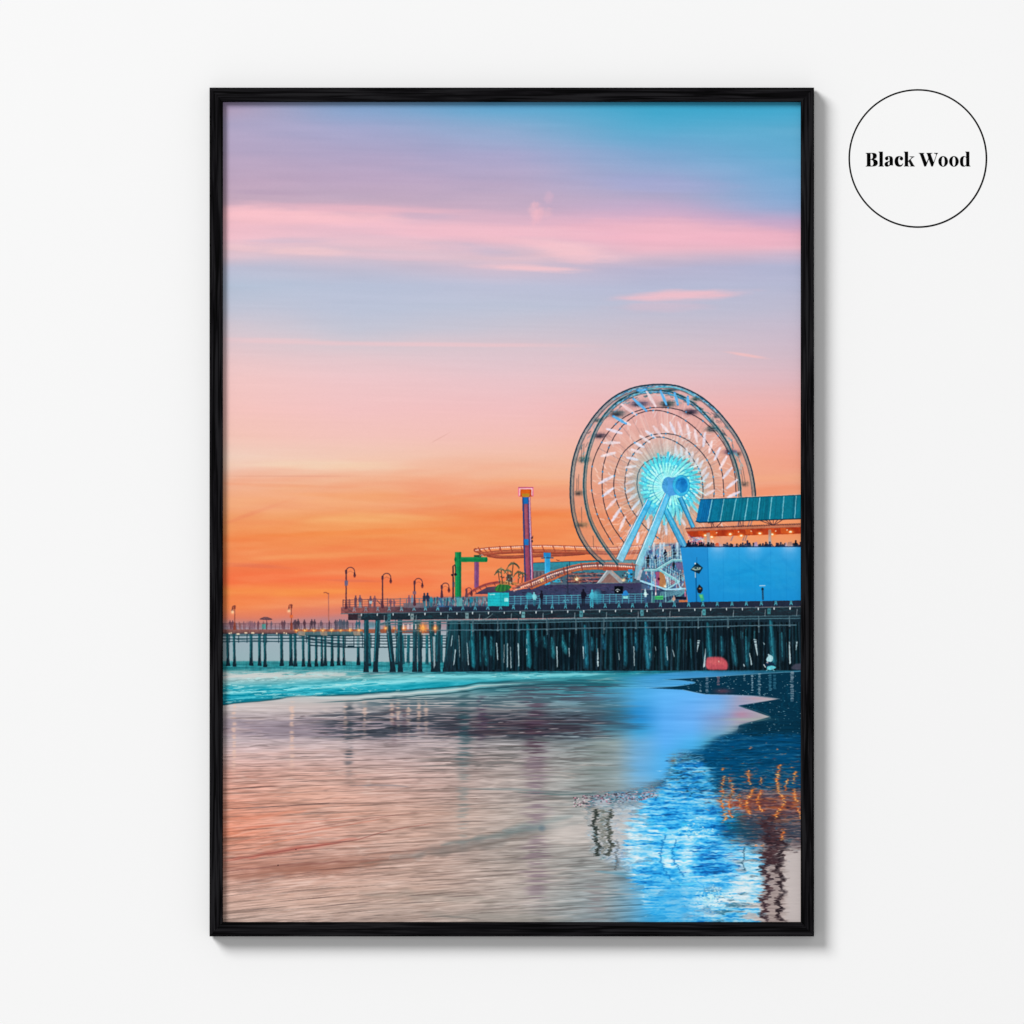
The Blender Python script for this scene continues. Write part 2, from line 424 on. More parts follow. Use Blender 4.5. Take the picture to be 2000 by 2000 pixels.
    up = sstep(1240, 700, Y)
    sky += (fib * .011 * (.4 + up))[..., None]
    sky += ((vnoise(X / 1.3, Y / 1.3, 60) - .5) * .012)[..., None]
    return sky

# ---------------------------------------------------------------- figures
def person(S, x, yf, h, col, legs=None, seed=0, lean=0):
    r = np.random.RandomState(seed + int(x * 7) % 1000)
    w = h * .115 * r.uniform(.85, 1.25); legs = legs or col
    sh = r.uniform(-.3, .3) * w; hx = x + lean + sh
    st = r.uniform(.2, .8)
    S.line((x - w * .35, yf - h * .5), (x - w * st, yf), h * .105, legs, .95, h * .07)
    S.line((x + w * .35, yf - h * .5), (x + w * st, yf), h * .105, legs, .95, h * .07)
    S.poly([(x - w * .75, yf - h * .42), (hx - w * 1.0, yf - h * .66), (hx - w * .95, yf - h * .78), (hx - w * .3, yf - h * .85), (hx + w * .3, yf - h * .85), (hx + w * .95, yf - h * .77),
            (hx + w * 1.05, yf - h * .64), (x + w * .8, yf - h * .42)], col)
    if r.rand() < .6: S.line((hx - w * .9, yf - h * .74), (x - w * r.uniform(.9, 1.5), yf - h * .5), h * .06, col)
    if r.rand() < .6: S.line((hx + w * .9, yf - h * .74), (x + w * r.uniform(.9, 1.6), yf - h * .55), h * .06, col)
    S.ell(hx, yf - h * .91, h * .06, h * .075, col)

def lamp(S, x, ytop, ybot, r, side, col='54303c', lantern='3f2430', lit=None, w=2.6):
    cx = x + side * r
    yt = ytop + r
    S.line((x, yt - 1), (x, ybot), w, col)
    arc = [(cx - side * r * np.cos(t), yt - r * 1.05 * np.sin(t)) for t in np.linspace(0, np.pi, 18)]
    arc += [(cx + side * r, yt + 2)]
    S.strand(arc, 1.5, col)
    S.strand([(x, yt + 3), (x + side * r, yt - 1.5), (cx + side * r * .8, yt + 2)], .7, col, .7)
    S.ell(x, yt - 1, 2.2, 3, col); S.rect(x - 2, yt + 1, x + 2, yt + 4, col)
    lx = cx + side * r; ly = yt + 2
    S.poly([(lx - 1, ly - 1), (lx + 1, ly - 1), (lx + 1.7, ly + 3), (lx + 2.5, ly + 5), (lx - 2.5, ly + 5), (lx - 1.7, ly + 3)], lantern)
    S.ell(lx, ly + 6.4, 2.1, 3.0, lit or '7a3a38')
    S.line((lx - 2.2, ly + 5), (lx + 2.2, ly + 5), 1, lantern)
    S.poly([(x - 3, ybot), (x - 1.5, ybot - 14), (x + 1.5, ybot - 14), (x + 3, ybot)], col)

# ---------------------------------------------------------------- the wheel
def W_(u, v): return (1090 + u / 4.83, 730 + v / 4.83)

def paint_wheel(S, refl=False):
    rs = np.random.RandomState(3)
    A = spline([(1178, 1104), (1160, 1088), (1145, 1071), (1130, 1045), (1120, 1015), (1115, 985), (1114, 950), (1118, 905), (1131, 862), (1149, 829), (1173, 798), (1201, 774), (1235, 758), (1268, 752),
         (1297, 751), (1327, 755), (1359, 769), (1381, 784), (1402, 803), (1423, 828), (1443, 857), (1459, 890), (1469.5, 924), (1475, 960), (1476, 1000)], 8)
    B = spline([(1206, 1103), (1184, 1074), (1166, 1046), (1152, 1017), (1143, 982), (1140, 945), (1144, 900), (1153, 864), (1168, 829), (1190, 799), (1215, 779), (1245, 766), (1276, 762), (1306, 765),
         (1334, 775), (1360, 792), (1386, 818), (1407, 843), (1424, 872), (1437, 904), (1445, 940), (1448, 985)], 8)
    # veil of moving spokes
    hull = np.array(A + [(1400, 1090), (1300, 1104)])
    S.poly(hull, 'd09a90' if not refl else '8fb4cc', .34 if not refl else .3, soft=1)
    hub = np.array(W_(1035, 1050))
    for k in range(260):
        a = k / 260 * 2 * np.pi + rs.uniform(-.02, .02)
        r0 = rs.uniform(25, 60); r1 = rs.uniform(95, 165)
        d = np.array([np.cos(a), np.sin(a) * 1.12])
        c = ['fbe8e0', 'f4dcd6', 'b08488', 'fff0ea', '857078'][rs.randint(5)]
        S.line(tuple(hub + d * r0), tuple(hub + d * r1 * .92), rs.uniform(1, 2.6), c, rs.uniform(.08, .34))
    # gondolas in motion: soft cabins with dark canopies
    for (u, v, w, h, c, al) in [(770, 285, 170, 62, '3a3d60', .75), (1035, 285, 150, 70, '2b4b4d', .8), (560, 375, 150, 70, '2c4a52', .75), (395, 585, 120, 56, '3c3348', .75),
            (1255, 360, 140, 60, '3a3048', .8), (1460, 520, 120, 60, '1c4a50', .8), (1630, 740, 120, 56, '46305a', .75), (245, 810, 105, 70, '3a6058', .7), (195, 1125, 85, 56, '6a6258', .7),
            (222, 1425, 130, 56, '8c7a5c', .6), (1300, 240, 80, 40, '2a6a60', .7), (1060, 155, 130, 26, '1c4e56', .8), (800, 165, 110, 28, '1d3a5a', .8), (1492, 405, 50, 34, '5a6068', .6),
            (1705, 755, 50, 44, '70584e', .5), (1762, 1040, 78, 56, '7a6a5c', .6), (600, 245, 60, 30, '2a5a60', .5), (370, 440, 60, 40, '3a6a60', .5)]:
        x, y = W_(u, v); w /= 4.83; h /= 4.83
        S.glow(x, y, w * .50, c, al, h * .46)
        S.glow(x - w * .1, y + h * .12, w * .3, '101824', al * .8, h * .24)
        S.line((x - w * .4, y - h * .25), (x + w * .42, y - h * .2), 2.0, c, al * .6)
        for s in (-.28, 0, .3):
            S.line((x + w * s, y - h * .5), (x + w * s + 1, y + h * .45), 1.0, '1c2c38', al * .35)
    for (u0, v0, u1, v1) in [(245, 660, 240, 780), (225, 700, 220, 820), (195, 950, 190, 1090), (178, 990, 175, 1100), (1740, 880, 1770, 1050), (1725, 900, 1745, 1030), (1640, 620, 1650, 720), (220, 1260, 225, 1400), (330, 1530, 335, 1640)]:
        S.line(W_(u0, v0), W_(u1, v1), 1.1, '4a4448', .7)
    # thin rings
    R1 = spline([W_(*p) for p in [(520, 1610), (400, 1400), (335, 1200), (312, 1000), (340, 800), (440, 600), (560, 460), (700, 370), (850, 325), (1000, 318), (1150, 342), (1300, 402), (1430, 500), (1550, 640), (1625, 790), (1668, 950), (1680, 1150)]], 8)
    R2 = spline([W_(*p) for p in [(620, 1590), (510, 1430), (440, 1250), (415, 1050), (432, 850), (500, 650), (600, 500), (740, 385), (880, 347), (1000, 355), (1150, 410), (1290, 510), (1400, 640), (1500, 800), (1550, 950), (1564, 1160)]], 8)
    R3 = spline([W_(*p) for p in [(700, 1460), (620, 1340), (560, 1220), (525, 1070), (545, 900), (620, 740), (740, 640), (880, 580), (1000, 565), (1120, 580), (1250, 645), (1360, 750), (1440, 880), (1470, 1030), (1470, 1165)]], 8)
    R4 = spline([W_(*p) for p in [(960, 1560), (880, 1500), (800, 1420), (700, 1290), (650, 1180), (630, 1050), (650, 890), (710, 760), (800, 670), (880, 612), (960, 597), (1060, 620), (1180, 690), (1270, 800), (1340, 930), (1365, 1060), (1365, 1180)]], 8)
    R5 = spline([W_(*p) for p in [(800, 1250), (755, 1120), (745, 1000), (775, 895), (840, 830), (930, 795), (1040, 790)]], 8)
    for R in (R1, R2, R3, R4, R5):
        S.strand(R, 1.6, '2c2430' if not refl else '1d4a78', .95)
    for R, cc in ((A, '16384a'), (B, '1c4654')):
        Rn = np.array(R); cen = Rn.mean(0)
        S.strand(R, 2.8, cc, 1)
        for s, c2, al in ((.984, '3a7888', .85), (.970, '1f5060', .85), (1.010 if R is B else .962, '38808c' if R is B else '4a4a58', .6)):
            S.strand(list(map(tuple, np.array([1294, 948]) + (Rn - np.array([1294, 948])) * s)), 1.3, c2, al)
    rp = np.random.RandomState(9)
    for k in range(130):
        a = rp.uniform(-2.9, -.2); r_ = rp.uniform(.90, .985) if a < -1.5 else rp.uniform(.84, .91); x = 1294 + 179 * r_ * np.cos(a); y = 950 + 197 * r_ * np.sin(a)
        S.line((x, y), (x - 9 * np.sin(a) * rp.uniform(.4, 1.2), y + 9 * np.cos(a) * rp.uniform(.4, 1.2)), rp.uniform(1, 2.6), ['2a7c8c', '183848', '58b4c8', '3c94c0', 'c0d8dc', '2c4454'][rp.randint(6)], .45)
    # blue light caught on the crown of the rims
    for k, R in ((0, A), (1, B)):
        Rn = np.array(R)
        for i in range(len(R) - 1):
            x, y = Rn[i]
            if 1195 < x < 1400 and y < 830 and rs.rand() < .75:
                S.line(tuple(Rn[i] + (0, 2.2 + 3 * rs.rand())), tuple(Rn[i + 1] + (0, 2.2 + 3 * rs.rand())), 2, ['2f9fd0', '6cc8ea', '1d6fa0'][rs.randint(3)], .8)
    S.strand([W_(*p) for p in [(700, 215), (820, 150), (950, 128), (1080, 125), (1200, 160), (1290, 215)]], 2.2, '63c4d8', .7)
    # led strokes
    def led(u0, v0, u1, v1, c='f6e4ea', w=6.6, al=1.0, body=None):
        p = np.array(W_(u0, v0)); q = np.array(W_(u1, v1)); L = np.hypot(*(q - p)); n = max(int(L / 2.2), 3)
        d = (q - p) / L; nn = np.array([-d[1], d[0]])
        S.line(tuple(p), tuple(q), 4.0, body or c, .65 if body is None else .9)
        for i in range(n):
            t = (i + .5) / n; ww = w * np.sin(np.pi * min(max(t, .12), .9)) ** .7 * .5
            m = p + (q - p) * t
            a = m - nn * ww * .9 + d * .8; b = m + nn * ww * .9 - d * .8
            S.line(tuple(a), tuple(b), 1.25, c, al)
    for q in [(835, 165, 920, 310), (600, 290, 740, 390), (580, 430, 680, 482), (460, 520, 600, 562), (430, 652, 580, 650), (408, 778, 540, 745), (385, 1035, 520, 965), (418, 1157, 522, 1078),
              (458, 1278, 548, 1180), (508, 1388, 590, 1270), (578, 1478, 635, 1350), (650, 1560, 700, 1430), (1555, 985, 1640, 885), (1590, 1080, 1690, 1000), (1600, 1165, 1710, 1115), (1525, 895, 1590, 780),
              (1475, 812, 1528, 700), (1425, 745, 1450, 640), (1370, 685, 1386, 560), (1310, 645, 1290, 530), (1240, 608, 1218, 480), (1168, 575, 1133, 455), (1104, 565, 1058, 460),
              (1038, 550, 975, 475), (975, 592, 900, 495), (918, 605, 830, 540), (862, 645, 775, 585), (808, 692, 720, 650), (790, 748, 690, 712), (752, 812, 650, 790), (732, 870, 640, 882),
              (705, 945, 640, 962), (720, 1010, 640, 1040), (715, 1075, 645, 1120), (742, 1135, 665, 1192), (768, 1200, 695, 1282), (1380, 1082, 1452, 1028), (1390, 1142, 1472, 1100),
              (1365, 1005, 1420, 940), (1350, 962, 1402, 880), (1320, 902, 1362, 830), (1290, 870, 1320, 798), (1250, 845, 1272, 740), (1215, 805, 1213, 708), (1168, 795, 1160, 690),
              (1122, 792, 1106, 680), (850, 1340, 850, 1455), (958, 1400, 952, 1505), (1012, 1400, 1022, 1515), (1062, 1400, 1082, 1485), (1150, 1360, 1200, 1430), (740, 1330, 800, 1260), (745, 1590, 760, 1500)]:
        led(*q, c=['f7e3e8', 'f3d6da', 'e9e2f2'][rs.randint(3)])
    for q in [(710, 235, 835, 350), (520, 400, 640, 470), (965, 160, 1022, 292), (1100, 180, 1130, 292), (1224, 215, 1226, 290), (750, 160, 830, 150)]:
        led(*q, c='7cc8f4', w=6.5, body='2f8ed8')
    rw = np.random.RandomState(19)
    for k in range(230):          # long-exposure flicker of the lights
        a = rw.rand() * 6.283; r_ = rw.uniform(.38, .80); x = 1294 + 172 * r_ * np.cos(a) + 6 * (1 - r_); y = 950 + 188 * r_ * np.sin(a)
        ang = a + rw.uniform(.5, .9); L = rw.uniform(5, 14)
        S.line((x, y), (x + L * np.cos(ang), y + L * np.sin(ang)), rw.uniform(1.2, 3), ['fff4f0', 'f6dcd8', 'eef4fc'][rw.randint(3)], rw.uniform(.12, .38))
    for R in (R1, R2, R3, R4):
        for i in range(2, len(R), 9):
            S.ell(R[i][0], R[i][1], 1.7, 1.9, '3f94c8', .85)
    # glowing petals round the hub
    cx, cy = W_(1040, 1052)
    S.glow(cx - 4, cy + 4, 46, '2fb8dc', .95, 49)
    S.ell(cx - 1, cy + 2, 53, 56, '28aed6', .7, soft=7)
    for ring, (r0, r1, n, cols, w) in enumerate([(40, 66, 40, ['c4ecf0', 'aee4ec', 'e8f4f2'], 4.0), (28, 57, 38, ['45d6e4', '6fe6e8', '38c4e4'], 7.4), (14, 42, 38, ['b6ffe6', 'd8fff2', '8cf6e8'], 5.8)]):
        for k in range(n):
            a = (k + .5 * ring) / n * 2 * np.pi
            rr1 = r1 * (1 + .06 * np.cos(a * 3 + 1)) * (1 + .04 * rs.randn())
            if ring == 0 and np.cos(a) < -.2: continue
            sw = .16 if ring else .22
            c = cols[rs.randint(3)]
            p = (cx + r0 * np.cos(a), cy + r0 * np.sin(a) * 1.06); q = (cx + rr1 * np.cos(a + sw), cy + rr1 * np.sin(a + sw) * 1.06)
            m = ((p[0] + q[0]) / 2, (p[1] + q[1]) / 2)
            S.line(p, m, 1.8 if ring < 2 else 2.4, c, .85, w * .9); S.line(m, q, w * .9, c, .9, w * .55)
            a2 = a + np.pi / n
            S.line((cx + (r0 + 4) * np.cos(a2), cy + (r0 + 4) * np.sin(a2) * 1.06), (cx + rr1 * .94 * np.cos(a2 + sw), cy + rr1 * .94 * np.sin(a2 + sw) * 1.06), 1.1, '0f6ea4' if ring else '1a5878', .85)
        if ring:
            for k in range(n * 3):
                a = rs.rand() * 6.283; r_ = r0 + (r1 - r0) * rs.rand() ** .7
                S.ell(cx + r_ * np.cos(a), cy + r_ * np.sin(a) * 1.06, 1.0, 1.0, ['e9fff6', '1a7ab0', 'bff4f0'][rs.randint(3)], .8)
    for (u0, v0, u1, v1) in [(800, 1260, 840, 1330), (1060, 1250, 1070, 1400), (1120, 1250, 1150, 1420), (1180, 1240, 1260, 1400), (1240, 1200, 1340, 1330), (1000, 1270, 1000, 1420), (1260, 1160, 1350, 1240), (900, 1230, 830, 1370), (940, 1260, 900, 1380)]:
        led(u0, v0, u1, v1, c='8fe6ec', w=7, body='35b8dc')
    S.glow(cx, cy, 26, 'e4fff6', .85); S.glow(cx, cy, 60, '7af4ff', .42, 64)
    # hub ring of spokes
    S.strand([(cx + 30 * np.cos(t), cy + 4 + 31 * np.sin(t)) for t in np.linspace(2.0, 4.4, 14)], 1.2, '1a86b8', .7)
    # legs
    def leg(p, q, w0, w1, c0, c1, led_side=None):
        P = np.array(W_(*p)); Q = np.array(W_(*q)); d = (Q - P) / np.hypot(*(Q - P)); n = np.array([-d[1], d[0]])
        pts = [P + n * w0 / 2, Q + n * w1 / 2, Q - n * w1 / 2, P - n * w0 / 2]
        S.grad(pts, c0, c1, P[1], Q[1])
        S.line(tuple(P - n * w0 * .12), tuple(Q - n * w1 * .12), w0 * .3, '8ad4f2', .45)
        S.line(tuple(P + n * w0 / 2), tuple(Q + n * w1 / 2), 1.3, '14506e', .8)
        S.line(tuple(P - n * w0 / 2), tuple(Q - n * w1 / 2), 1.1, '176c98', .8)
        if led_side:
            m = int(np.hypot(*(Q - P)) / 3.2)
            for i in range(m):
                t = i / m; z = P + (Q - P) * t + n * (w0 + (w1 - w0) * t) * .5 * led_side * .82
                S.line(tuple(z), tuple(z + d * 1.9), 1.7, 'f2f4f8', .95)
    leg((1010, 1280), (1205, 1660), 10, 13, '35b0dc', '4898c8')
    leg((1150, 1165), (1275, 1450), 9, 7, '2ba0d8', '3c9cc8')
    leg((860, 1195), (580, 1760), 11, 15, '34b8f0', '8cc8de', 1)
    leg((1045, 1110), (765, 1810), 12, 18, '4cc0f4', '94ced8', 1)
    leg((765, 1810), (745, 1935), 14, 12, '8ab6c6', '8aa6b4')
    S.poly([W_(*p) for p in [(830, 1230), (910, 1270), (930, 1320), (870, 1330), (800, 1280)]], '2fa6dc', .55)
    # hub drum
    x, y = W_(1042, 1055); S.ell(x, y, 12.5, 17, '4aa0dc', .95)
    for a in np.linspace(3.3, 5.6, 8): S.line((x, y), (x + 12 * np.cos(a), y + 16 * np.sin(a)), .9, '1d70ac', .7)
    S.poly([W_(*p) for p in [(1030, 985), (1110, 975), (1120, 1140), (1040, 1160)]], '4b9cde', .95)
    x, y = W_(1162, 1054)
    S.ell(x, y, 17, 20.6, '1a90c8'); S.ell(x - .3, y, 16, 19.6, '3cbce6')
    S.ell(x + .8, y - .6, 11.8, 15.2, '1c88d0'); S.line((x - 9, y + 8), (x - 3, y + 14), 2, '8adcf4', .7); S.glow(x - 5, y + 3, 8, '2f98dc', .7, 10); S.glow(x + 3, y - 5, 6, '0f63ae', .8, 8)
    S.strand([(x - 6, y - 9), (x - 1, y - 12), (x + 6, y - 11), (x + 9, y - 5)], 1.2, '0f5a9c', .7)

# ---------------------------------------------------------------- the pier with its rides
def T2(u, v): return (1240 + u / 5.855, 950 + v / 5.855)
def T3(u, v): return (880 + u / 5.367, 920 + v / 5.367)
def T4(u, v): return (430 + u / 5.52, 1080 + v / 5.52)
def T5(u, v): return (640 + u / 6.44, 1080 + v / 6.44)
def T6(u, v): return (1200 + u / 12.07, 1060 + v / 12.07)
def yd(x): return 1191 - (x - 692) * .0153

def tube(S, pts, w, c, hi=None, lo=None):
    P = spline(pts, 10)
    S.strand(P, w + 1.2, lo or '6a2c28', .75)
    S.strand(P, w, c)
    S.strand([(x, y - w * .2) for x, y in P], w * .3, hi or 'e08a5c', .7)
    return P

def dots(S, pts, step, r, c, halo=None, off=0, jit=0):
    P = np.array(spline(pts, 20)); d = np.r_[0, np.cumsum(np.hypot(*np.diff(P, axis=0).T))]
    rs = np.random.RandomState(5)
    for s in np.arange(step / 2, d[-1], step):
        x = np.interp(s, d, P[:, 0]); y = np.interp(s, d, P[:, 1]) + off + (rs.rand() - .5) * jit
        if halo: S.glow(x, y, r * 1.8, halo, .6)
        S.ell(x, y, r, r, c)

def paint_rides(S, refl=False):
    rs = np.random.RandomState(11)
    # pavilion behind
    S.grad([T3(862, 965), T3(1500, 940), T3(2420, 925), T3(2420, 1240), T3(862, 1240)], '2d8fa2', '4a5868', 1096, 1140)
    S.pline([T3(862, 963), T3(1500, 938), T3(2300, 926)], 1.2, '1d3c50')
    S.pline([T3(862, 1040), T3(1500, 1035)], 1, '4ab0bc', .7)
    S.grad([T3(862, 1045), T3(1300, 1045), T3(1180, 1110), T3(1000, 1180), T3(862, 1200)], '6a6a72', '3c3c50', 1114, 1140)
    for u in range(870, 1180, 14):
        S.line(T3(u, 1060), T3(u, 1150 - (u - 870) * .1), 1, ['c0b0a8', '3a3444', '8a5a58'][rs.randint(3)], .55)
    for v, c in ((1075, 'a04a44'), (1095, '3a2c40'), (1115, 'b0605a'), (1135, '4a3048'), (1150, 'a8504a'), (1165, '352c44')):
        S.line(T3(1230, v + 6), T3(1640, v), 2.6, c, .85)
    S.poly([T3(1070, 1165), T3(1090, 1130), T3(1130, 1120), T3(1160, 1170)], '35a8c4')
    # upper coaster
    for (a, b) in [((400, 880), (1450, 872))]:
        tube(S, [T3(395, 885), T3(500, 900), T3(650, 902), T3(900, 888), T3(1200, 876), T3(1400, 862)], 5.0, '9c4636', 'c06a4c', '4c2028')
    up = [T3(262, 830), T3(300, 845), T3(345, 868), T3(520, 852), T3(760, 842), T3(1100, 845), T3(1400, 852), T3(1700, 858), T3(1932, 850), T3(2150, 838)]
    tube(S, up, 6.6, 'a84e38', 'd07a54', '4c2028')
    rail = [T3(258, 822), T3(400, 803), T3(700, 786), T3(1000, 780), T3(1420, 792), T3(1700, 800), T3(1932, 780), T3(2150, 768), T3(2350, 772)]
    S.strand(spline(rail, 8), 1.6, '8a3a34')
    dots(S, rail, 3.6, 1.05, 'ffe6dc', 'f0a890', off=1.8)
    for u in range(290, 2100, 112):
        S.line(T3(u, 800 if u < 500 else 788), T3(u + 22, 846), 1.7, 'a04434')
    for u in (300, 350, 400, 510): S.line(T3(u, 815), T3(u + 40, 860), 2.0, 'b0503a')
    # ride posts
    S.grad([T3(985, 870), T3(1045, 870), T3(1045, 1215), T3(985, 1215)], '2a96d4', '2fb0dc', 1080, 1146)
    S.poly([T3(975, 855), T3(1050, 855), T3(1050, 905), T3(975, 905)], '2484c4'); S.line(T3(955, 912), T3(1075, 910), 2, '264a70')
    S.line(T3(995, 900), T3(995, 1205), 1.6, '7ad0ee', .6)
    # purple and green portal
    S.rect(926.4, 1090, 935.2, 1148, '7c4878'); S.line((928.3, 1092), (928.3, 1146), 1.6, 'a070a0', .6)
    S.rect(925.6, 1084, 940, 1089, '2a5038')
    S.rect(888.8, 1078.5, 900.6, 1170, '13844c'); S.rect(897, 1078.5, 900.6, 1170, '0d6040', .8); S.line((891.5, 1080), (891.5, 1168), 1.6, '35b070', .5)
    S.rect(899, 1088, 950, 1097.6, '157c48'); S.ell(950, 1092.8, 2.4, 4.8, '0f6a40'); S.ell(889.5, 1092.5, 2.2, 4.5, '0f6a40'); S.line((901, 1089.6), (949, 1089.6), 1.4, '3aa868', .6)
    S.strand([(937, 1086), (941, 1083), (945, 1087)], 1, 'c8d0d0', .8)
    # drop tower
    S.poly([T3(752, 270), T3(836, 270), T3(868, 1165), T3(775, 1165)], '8a4258')
    S.poly([T3(752, 270), T3(768, 270), T3(790, 1165), T3(775, 1165)], '2c3f74')
    S.poly([T3(772, 345), T3(798, 345), T3(810, 715), T3(786, 715)], 'b0606a', .55)
    S.poly([T3(810, 270), T3(824, 270), T3(852, 1160), T3(836, 1160)], '2e2f66')
    S.poly([T3(762, 275), T3(812, 275), T3(814, 345), T3(766, 345)], '1766b0'); S.poly([T3(772, 712), T3(818, 712), T3(820, 778), T3(775, 778)], '1f74bc')
    S.poly([T3(778, 800), T3(806, 800), T3(818, 1080), T3(790, 1080)], 'a04a68', .6)
    S.line(T3(856, 905), T3(858, 1135), 3.4, 'a03a5c', .85)
    dots(S, [T3(826, 275), T3(838, 700), T3(852, 1155)], 2.7, .95, 'f4dce8', 'c87aa8')
    S.poly([T3(712, 176), T3(864, 176), T3(866, 262), T3(826, 272), T3(750, 272), T3(712, 262)], 'c8482a')
    S.poly([T3(738, 196), T3(832, 196), T3(836, 250), T3(742, 254)], 'e0641e'); S.poly([T3(748, 236), T3(828, 236), T3(824, 272), T3(752, 272)], 'c08a2a')
    S.pline([T3(716, 262), T3(714, 178), T3(862, 176), T3(864, 262)], 2.4, 'f07aa0', .9)
    S.pline([T3(726, 256), T3(726, 188), T3(852, 186), T3(853, 254)], 1.6, 'ffe0ea', .95); S.line(T3(712, 172), T3(864, 172), 1, '803060')
    S.ell(1039.6, 1050.5, 1.2, 1.8, '2a2030'); S.ell(1039.2, 1057, 1.6, 2.4, '3a2838'); S.line((1037, 1052), (1041, 1047), .9, '2a2030')
    # left track running down to the deck
    for o, c, w in ((0, '9a4440', 2.0), (9, '7c3848', 1.6), (20, 'a85a48', 2.2)):
        S.strand(spline([T3(165, 1300 + o), T3(260, 1232 + o), T3(380, 1180 + o), T3(520, 1155 + o)], 8), w, c)
    for u, v in ((200, 1278), (250, 1240), (300, 1215), (360, 1190), (450, 1168)): S.line(T3(u, v), T3(u + 20, v + 32), 1.6, '8a3c3c')
    # green canopy and palms
    S.grad([T3(250, 1290), T3(390, 1215), T3(600, 1200), T3(640, 1290)], '5a4858', '3a3450', 1145, 1160)
    S.poly(spline([T3(465, 1245), T3(490, 1200), T3(545, 1180), T3(640, 1215), T3(560, 1262), T3(500, 1265)], 5, True), '2c6a38')
    for k in range(7): S.line(T3(500 + k * 18, 1190 + abs(k - 2) * 6), T3(480 + k * 22, 1258), 1.1, ['48903c', '1c4a34'][k % 2], .8)
    S.poly([T3(515, 1150), T3(700, 1170), T3(690, 1195), T3(525, 1190)], 'b07a48', .9)
    for (tu, tv, bu, bv, rr) in [(655, 975, 640, 1185, 70), (530, 1035, 545, 1180, 62), (600, 1045, 612, 1190, 50), (715, 1065, 708, 1180, 56), (755, 1075, 748, 1170, 48), (500, 1060, 515, 1170, 40)]:
        S.line(T3(tu, tv), T3(bu, bv), 1.6, '4a3830')
        for k in range(19):
            a = -np.pi * k / 18
            L = rr * rs.uniform(.75, 1.05)
            P = [T3(tu + L * t * np.cos(a), tv + L * (.75 * t * np.sin(a) + .95 * t * t * (.35 + .5 * abs(np.cos(a))))) for t in np.linspace(0, 1, 6)]
            S.strand(P, 1.0, ['2d3c34', '3c4c3c', '8a8c64', '26302c', 'a09870'][rs.randint(5)], .75)
    S.poly([T3(590, 1085), T3(650, 1080), T3(650, 1165), T3(590, 1160)], '243438', .75)
    for k in range(30): S.ell(*T3(rs.uniform(500, 760), rs.uniform(1090, 1190)), 1, 1.4, ['c0a878', '1c2830', '88a098', '5a3c3c'][rs.randint(4)], .85)
    # long dark stand
    S.grad([T3(540, 1268), T3(800, 1232), T3(1030, 1190), T3(1932, 1172), T3(2000, 1172), T3(2000, 1440), T3(540, 1440)], '3d3858', '2a4a68', 1140, 1186)
    S.pline([T3(1030, 1188), T3(1932, 1170)], 1.4, '58707c')
    for k in range(9): S.line(T3(1050 + k * 105, 1190), T3(1050 + k * 105, 1300), .8, '2c2a44', .5)
    # front coaster sweep
    low = [T3(505, 1268), T3(620, 1240), T3(850, 1222), T3(1020, 1150), T3(1180, 1080), T3(1330, 1030), T3(1500, 1015), T3(1750, 1020), T3(2030, 1022)]
    tube(S, low[2:], 6.6, 'c4693f')
    top = [T3(655, 1230), T3(760, 1180), T3(880, 1135), T3(1050, 1062), T3(1200, 1015), T3(1350, 978), T3(1500, 964), T3(1700, 966), T3(2030, 985)]
    mid = [(x + .5, y + 5.2) for x, y in top]
    S.poly(spline(top, 6) + spline(low[2:], 6)[::-1], '4a3a5c', .55)
    S.poly([T3(1600, 1005), T3(2030, 1000), T3(2030, 1042), T3(1600, 1045)], 'b04c38')
    S.strand(spline(top, 8), 3.0, 'a2503c'); S.strand(spline([(x, y - .8) for x, y in top], 8), 1.0, 'dd9270', .8)
    S.strand(spline([(x, y + 3) for x, y in top], 8), 1.2, '3a2438', .8)
    dots(S, mid, 3.9, 1.35, 'ffe8e0', 'ff9a70')
    dots(S, [T3(680, 1225), T3(900, 1160), T3(1100, 1080)], 4.6, 1.0, 'ffd8a8', 'f07850', off=3)
    for u in (850, 1010, 1190, 1380, 1550, 1745, 1930):
        i = np.argmin([abs(x - T3(u, 0)[0]) for x, y in spline(low, 10)]); xx, yy = spline(low, 10)[i]
        S.line((xx - 2, yy - 11), (xx + 1, yy + 3), 2.0, '8a3c34')
    S.glow(*T3(670, 1225), 3, 'ff7a50', .9); S.glow(*T3(955, 1142), 3.5, 'ffd080', .9)
    x, y = T3(1325, 1133); S.glow(x, y, 8, 'e88a3a', .7, 6); S.ell(x, y, 3.8, 2.8, 'fff0c0')
    S.grad([T3(1860, 1030), T3(1905, 1030), T3(1905, 1165), T3(1860, 1165)], '2a96cc', '30a8d8', 1115, 1140)
    for k in range(170):
        x, y = T3(rs.uniform(870, 1560), rs.uniform(1048, 1172))
        if y < T3(0, 1230)[1] - (x - T3(870, 0)[0]) * .62 + 0 and x < T3(1200, 0)[0]: continue
        S.line((x, y), (x + rs.uniform(-3, 6), y + rs.uniform(-1, 3)), rs.uniform(1, 2.2), ['2c2436', '8a5a50', 'c0988c', '3a5868', '1c2430', 'a04c44', '4a88a0'][rs.randint(7)], .6)
    for k in range(150):
        x, y = T3(rs.uniform(640, 1932), rs.uniform(1200, 1300)); S.line((x, y), (x + rs.uniform(0, 8), y + rs.uniform(-1, 3)), rs.uniform(1, 2.4), ['2c2a44', '4a4468', '24384c', '5a4860', '1c1c30'][rs.randint(5)], .5)
    # concrete footing of the wheel
    S.poly([T3(1540, 1172), T3(1640, 1040), T3(1700, 1045), T3(1815, 1150), T3(1800, 1172)], '9aa0a4')
    S.poly([T3(1575, 1172), T3(1665, 1070), T3(1770, 1172)], '8a6a64')
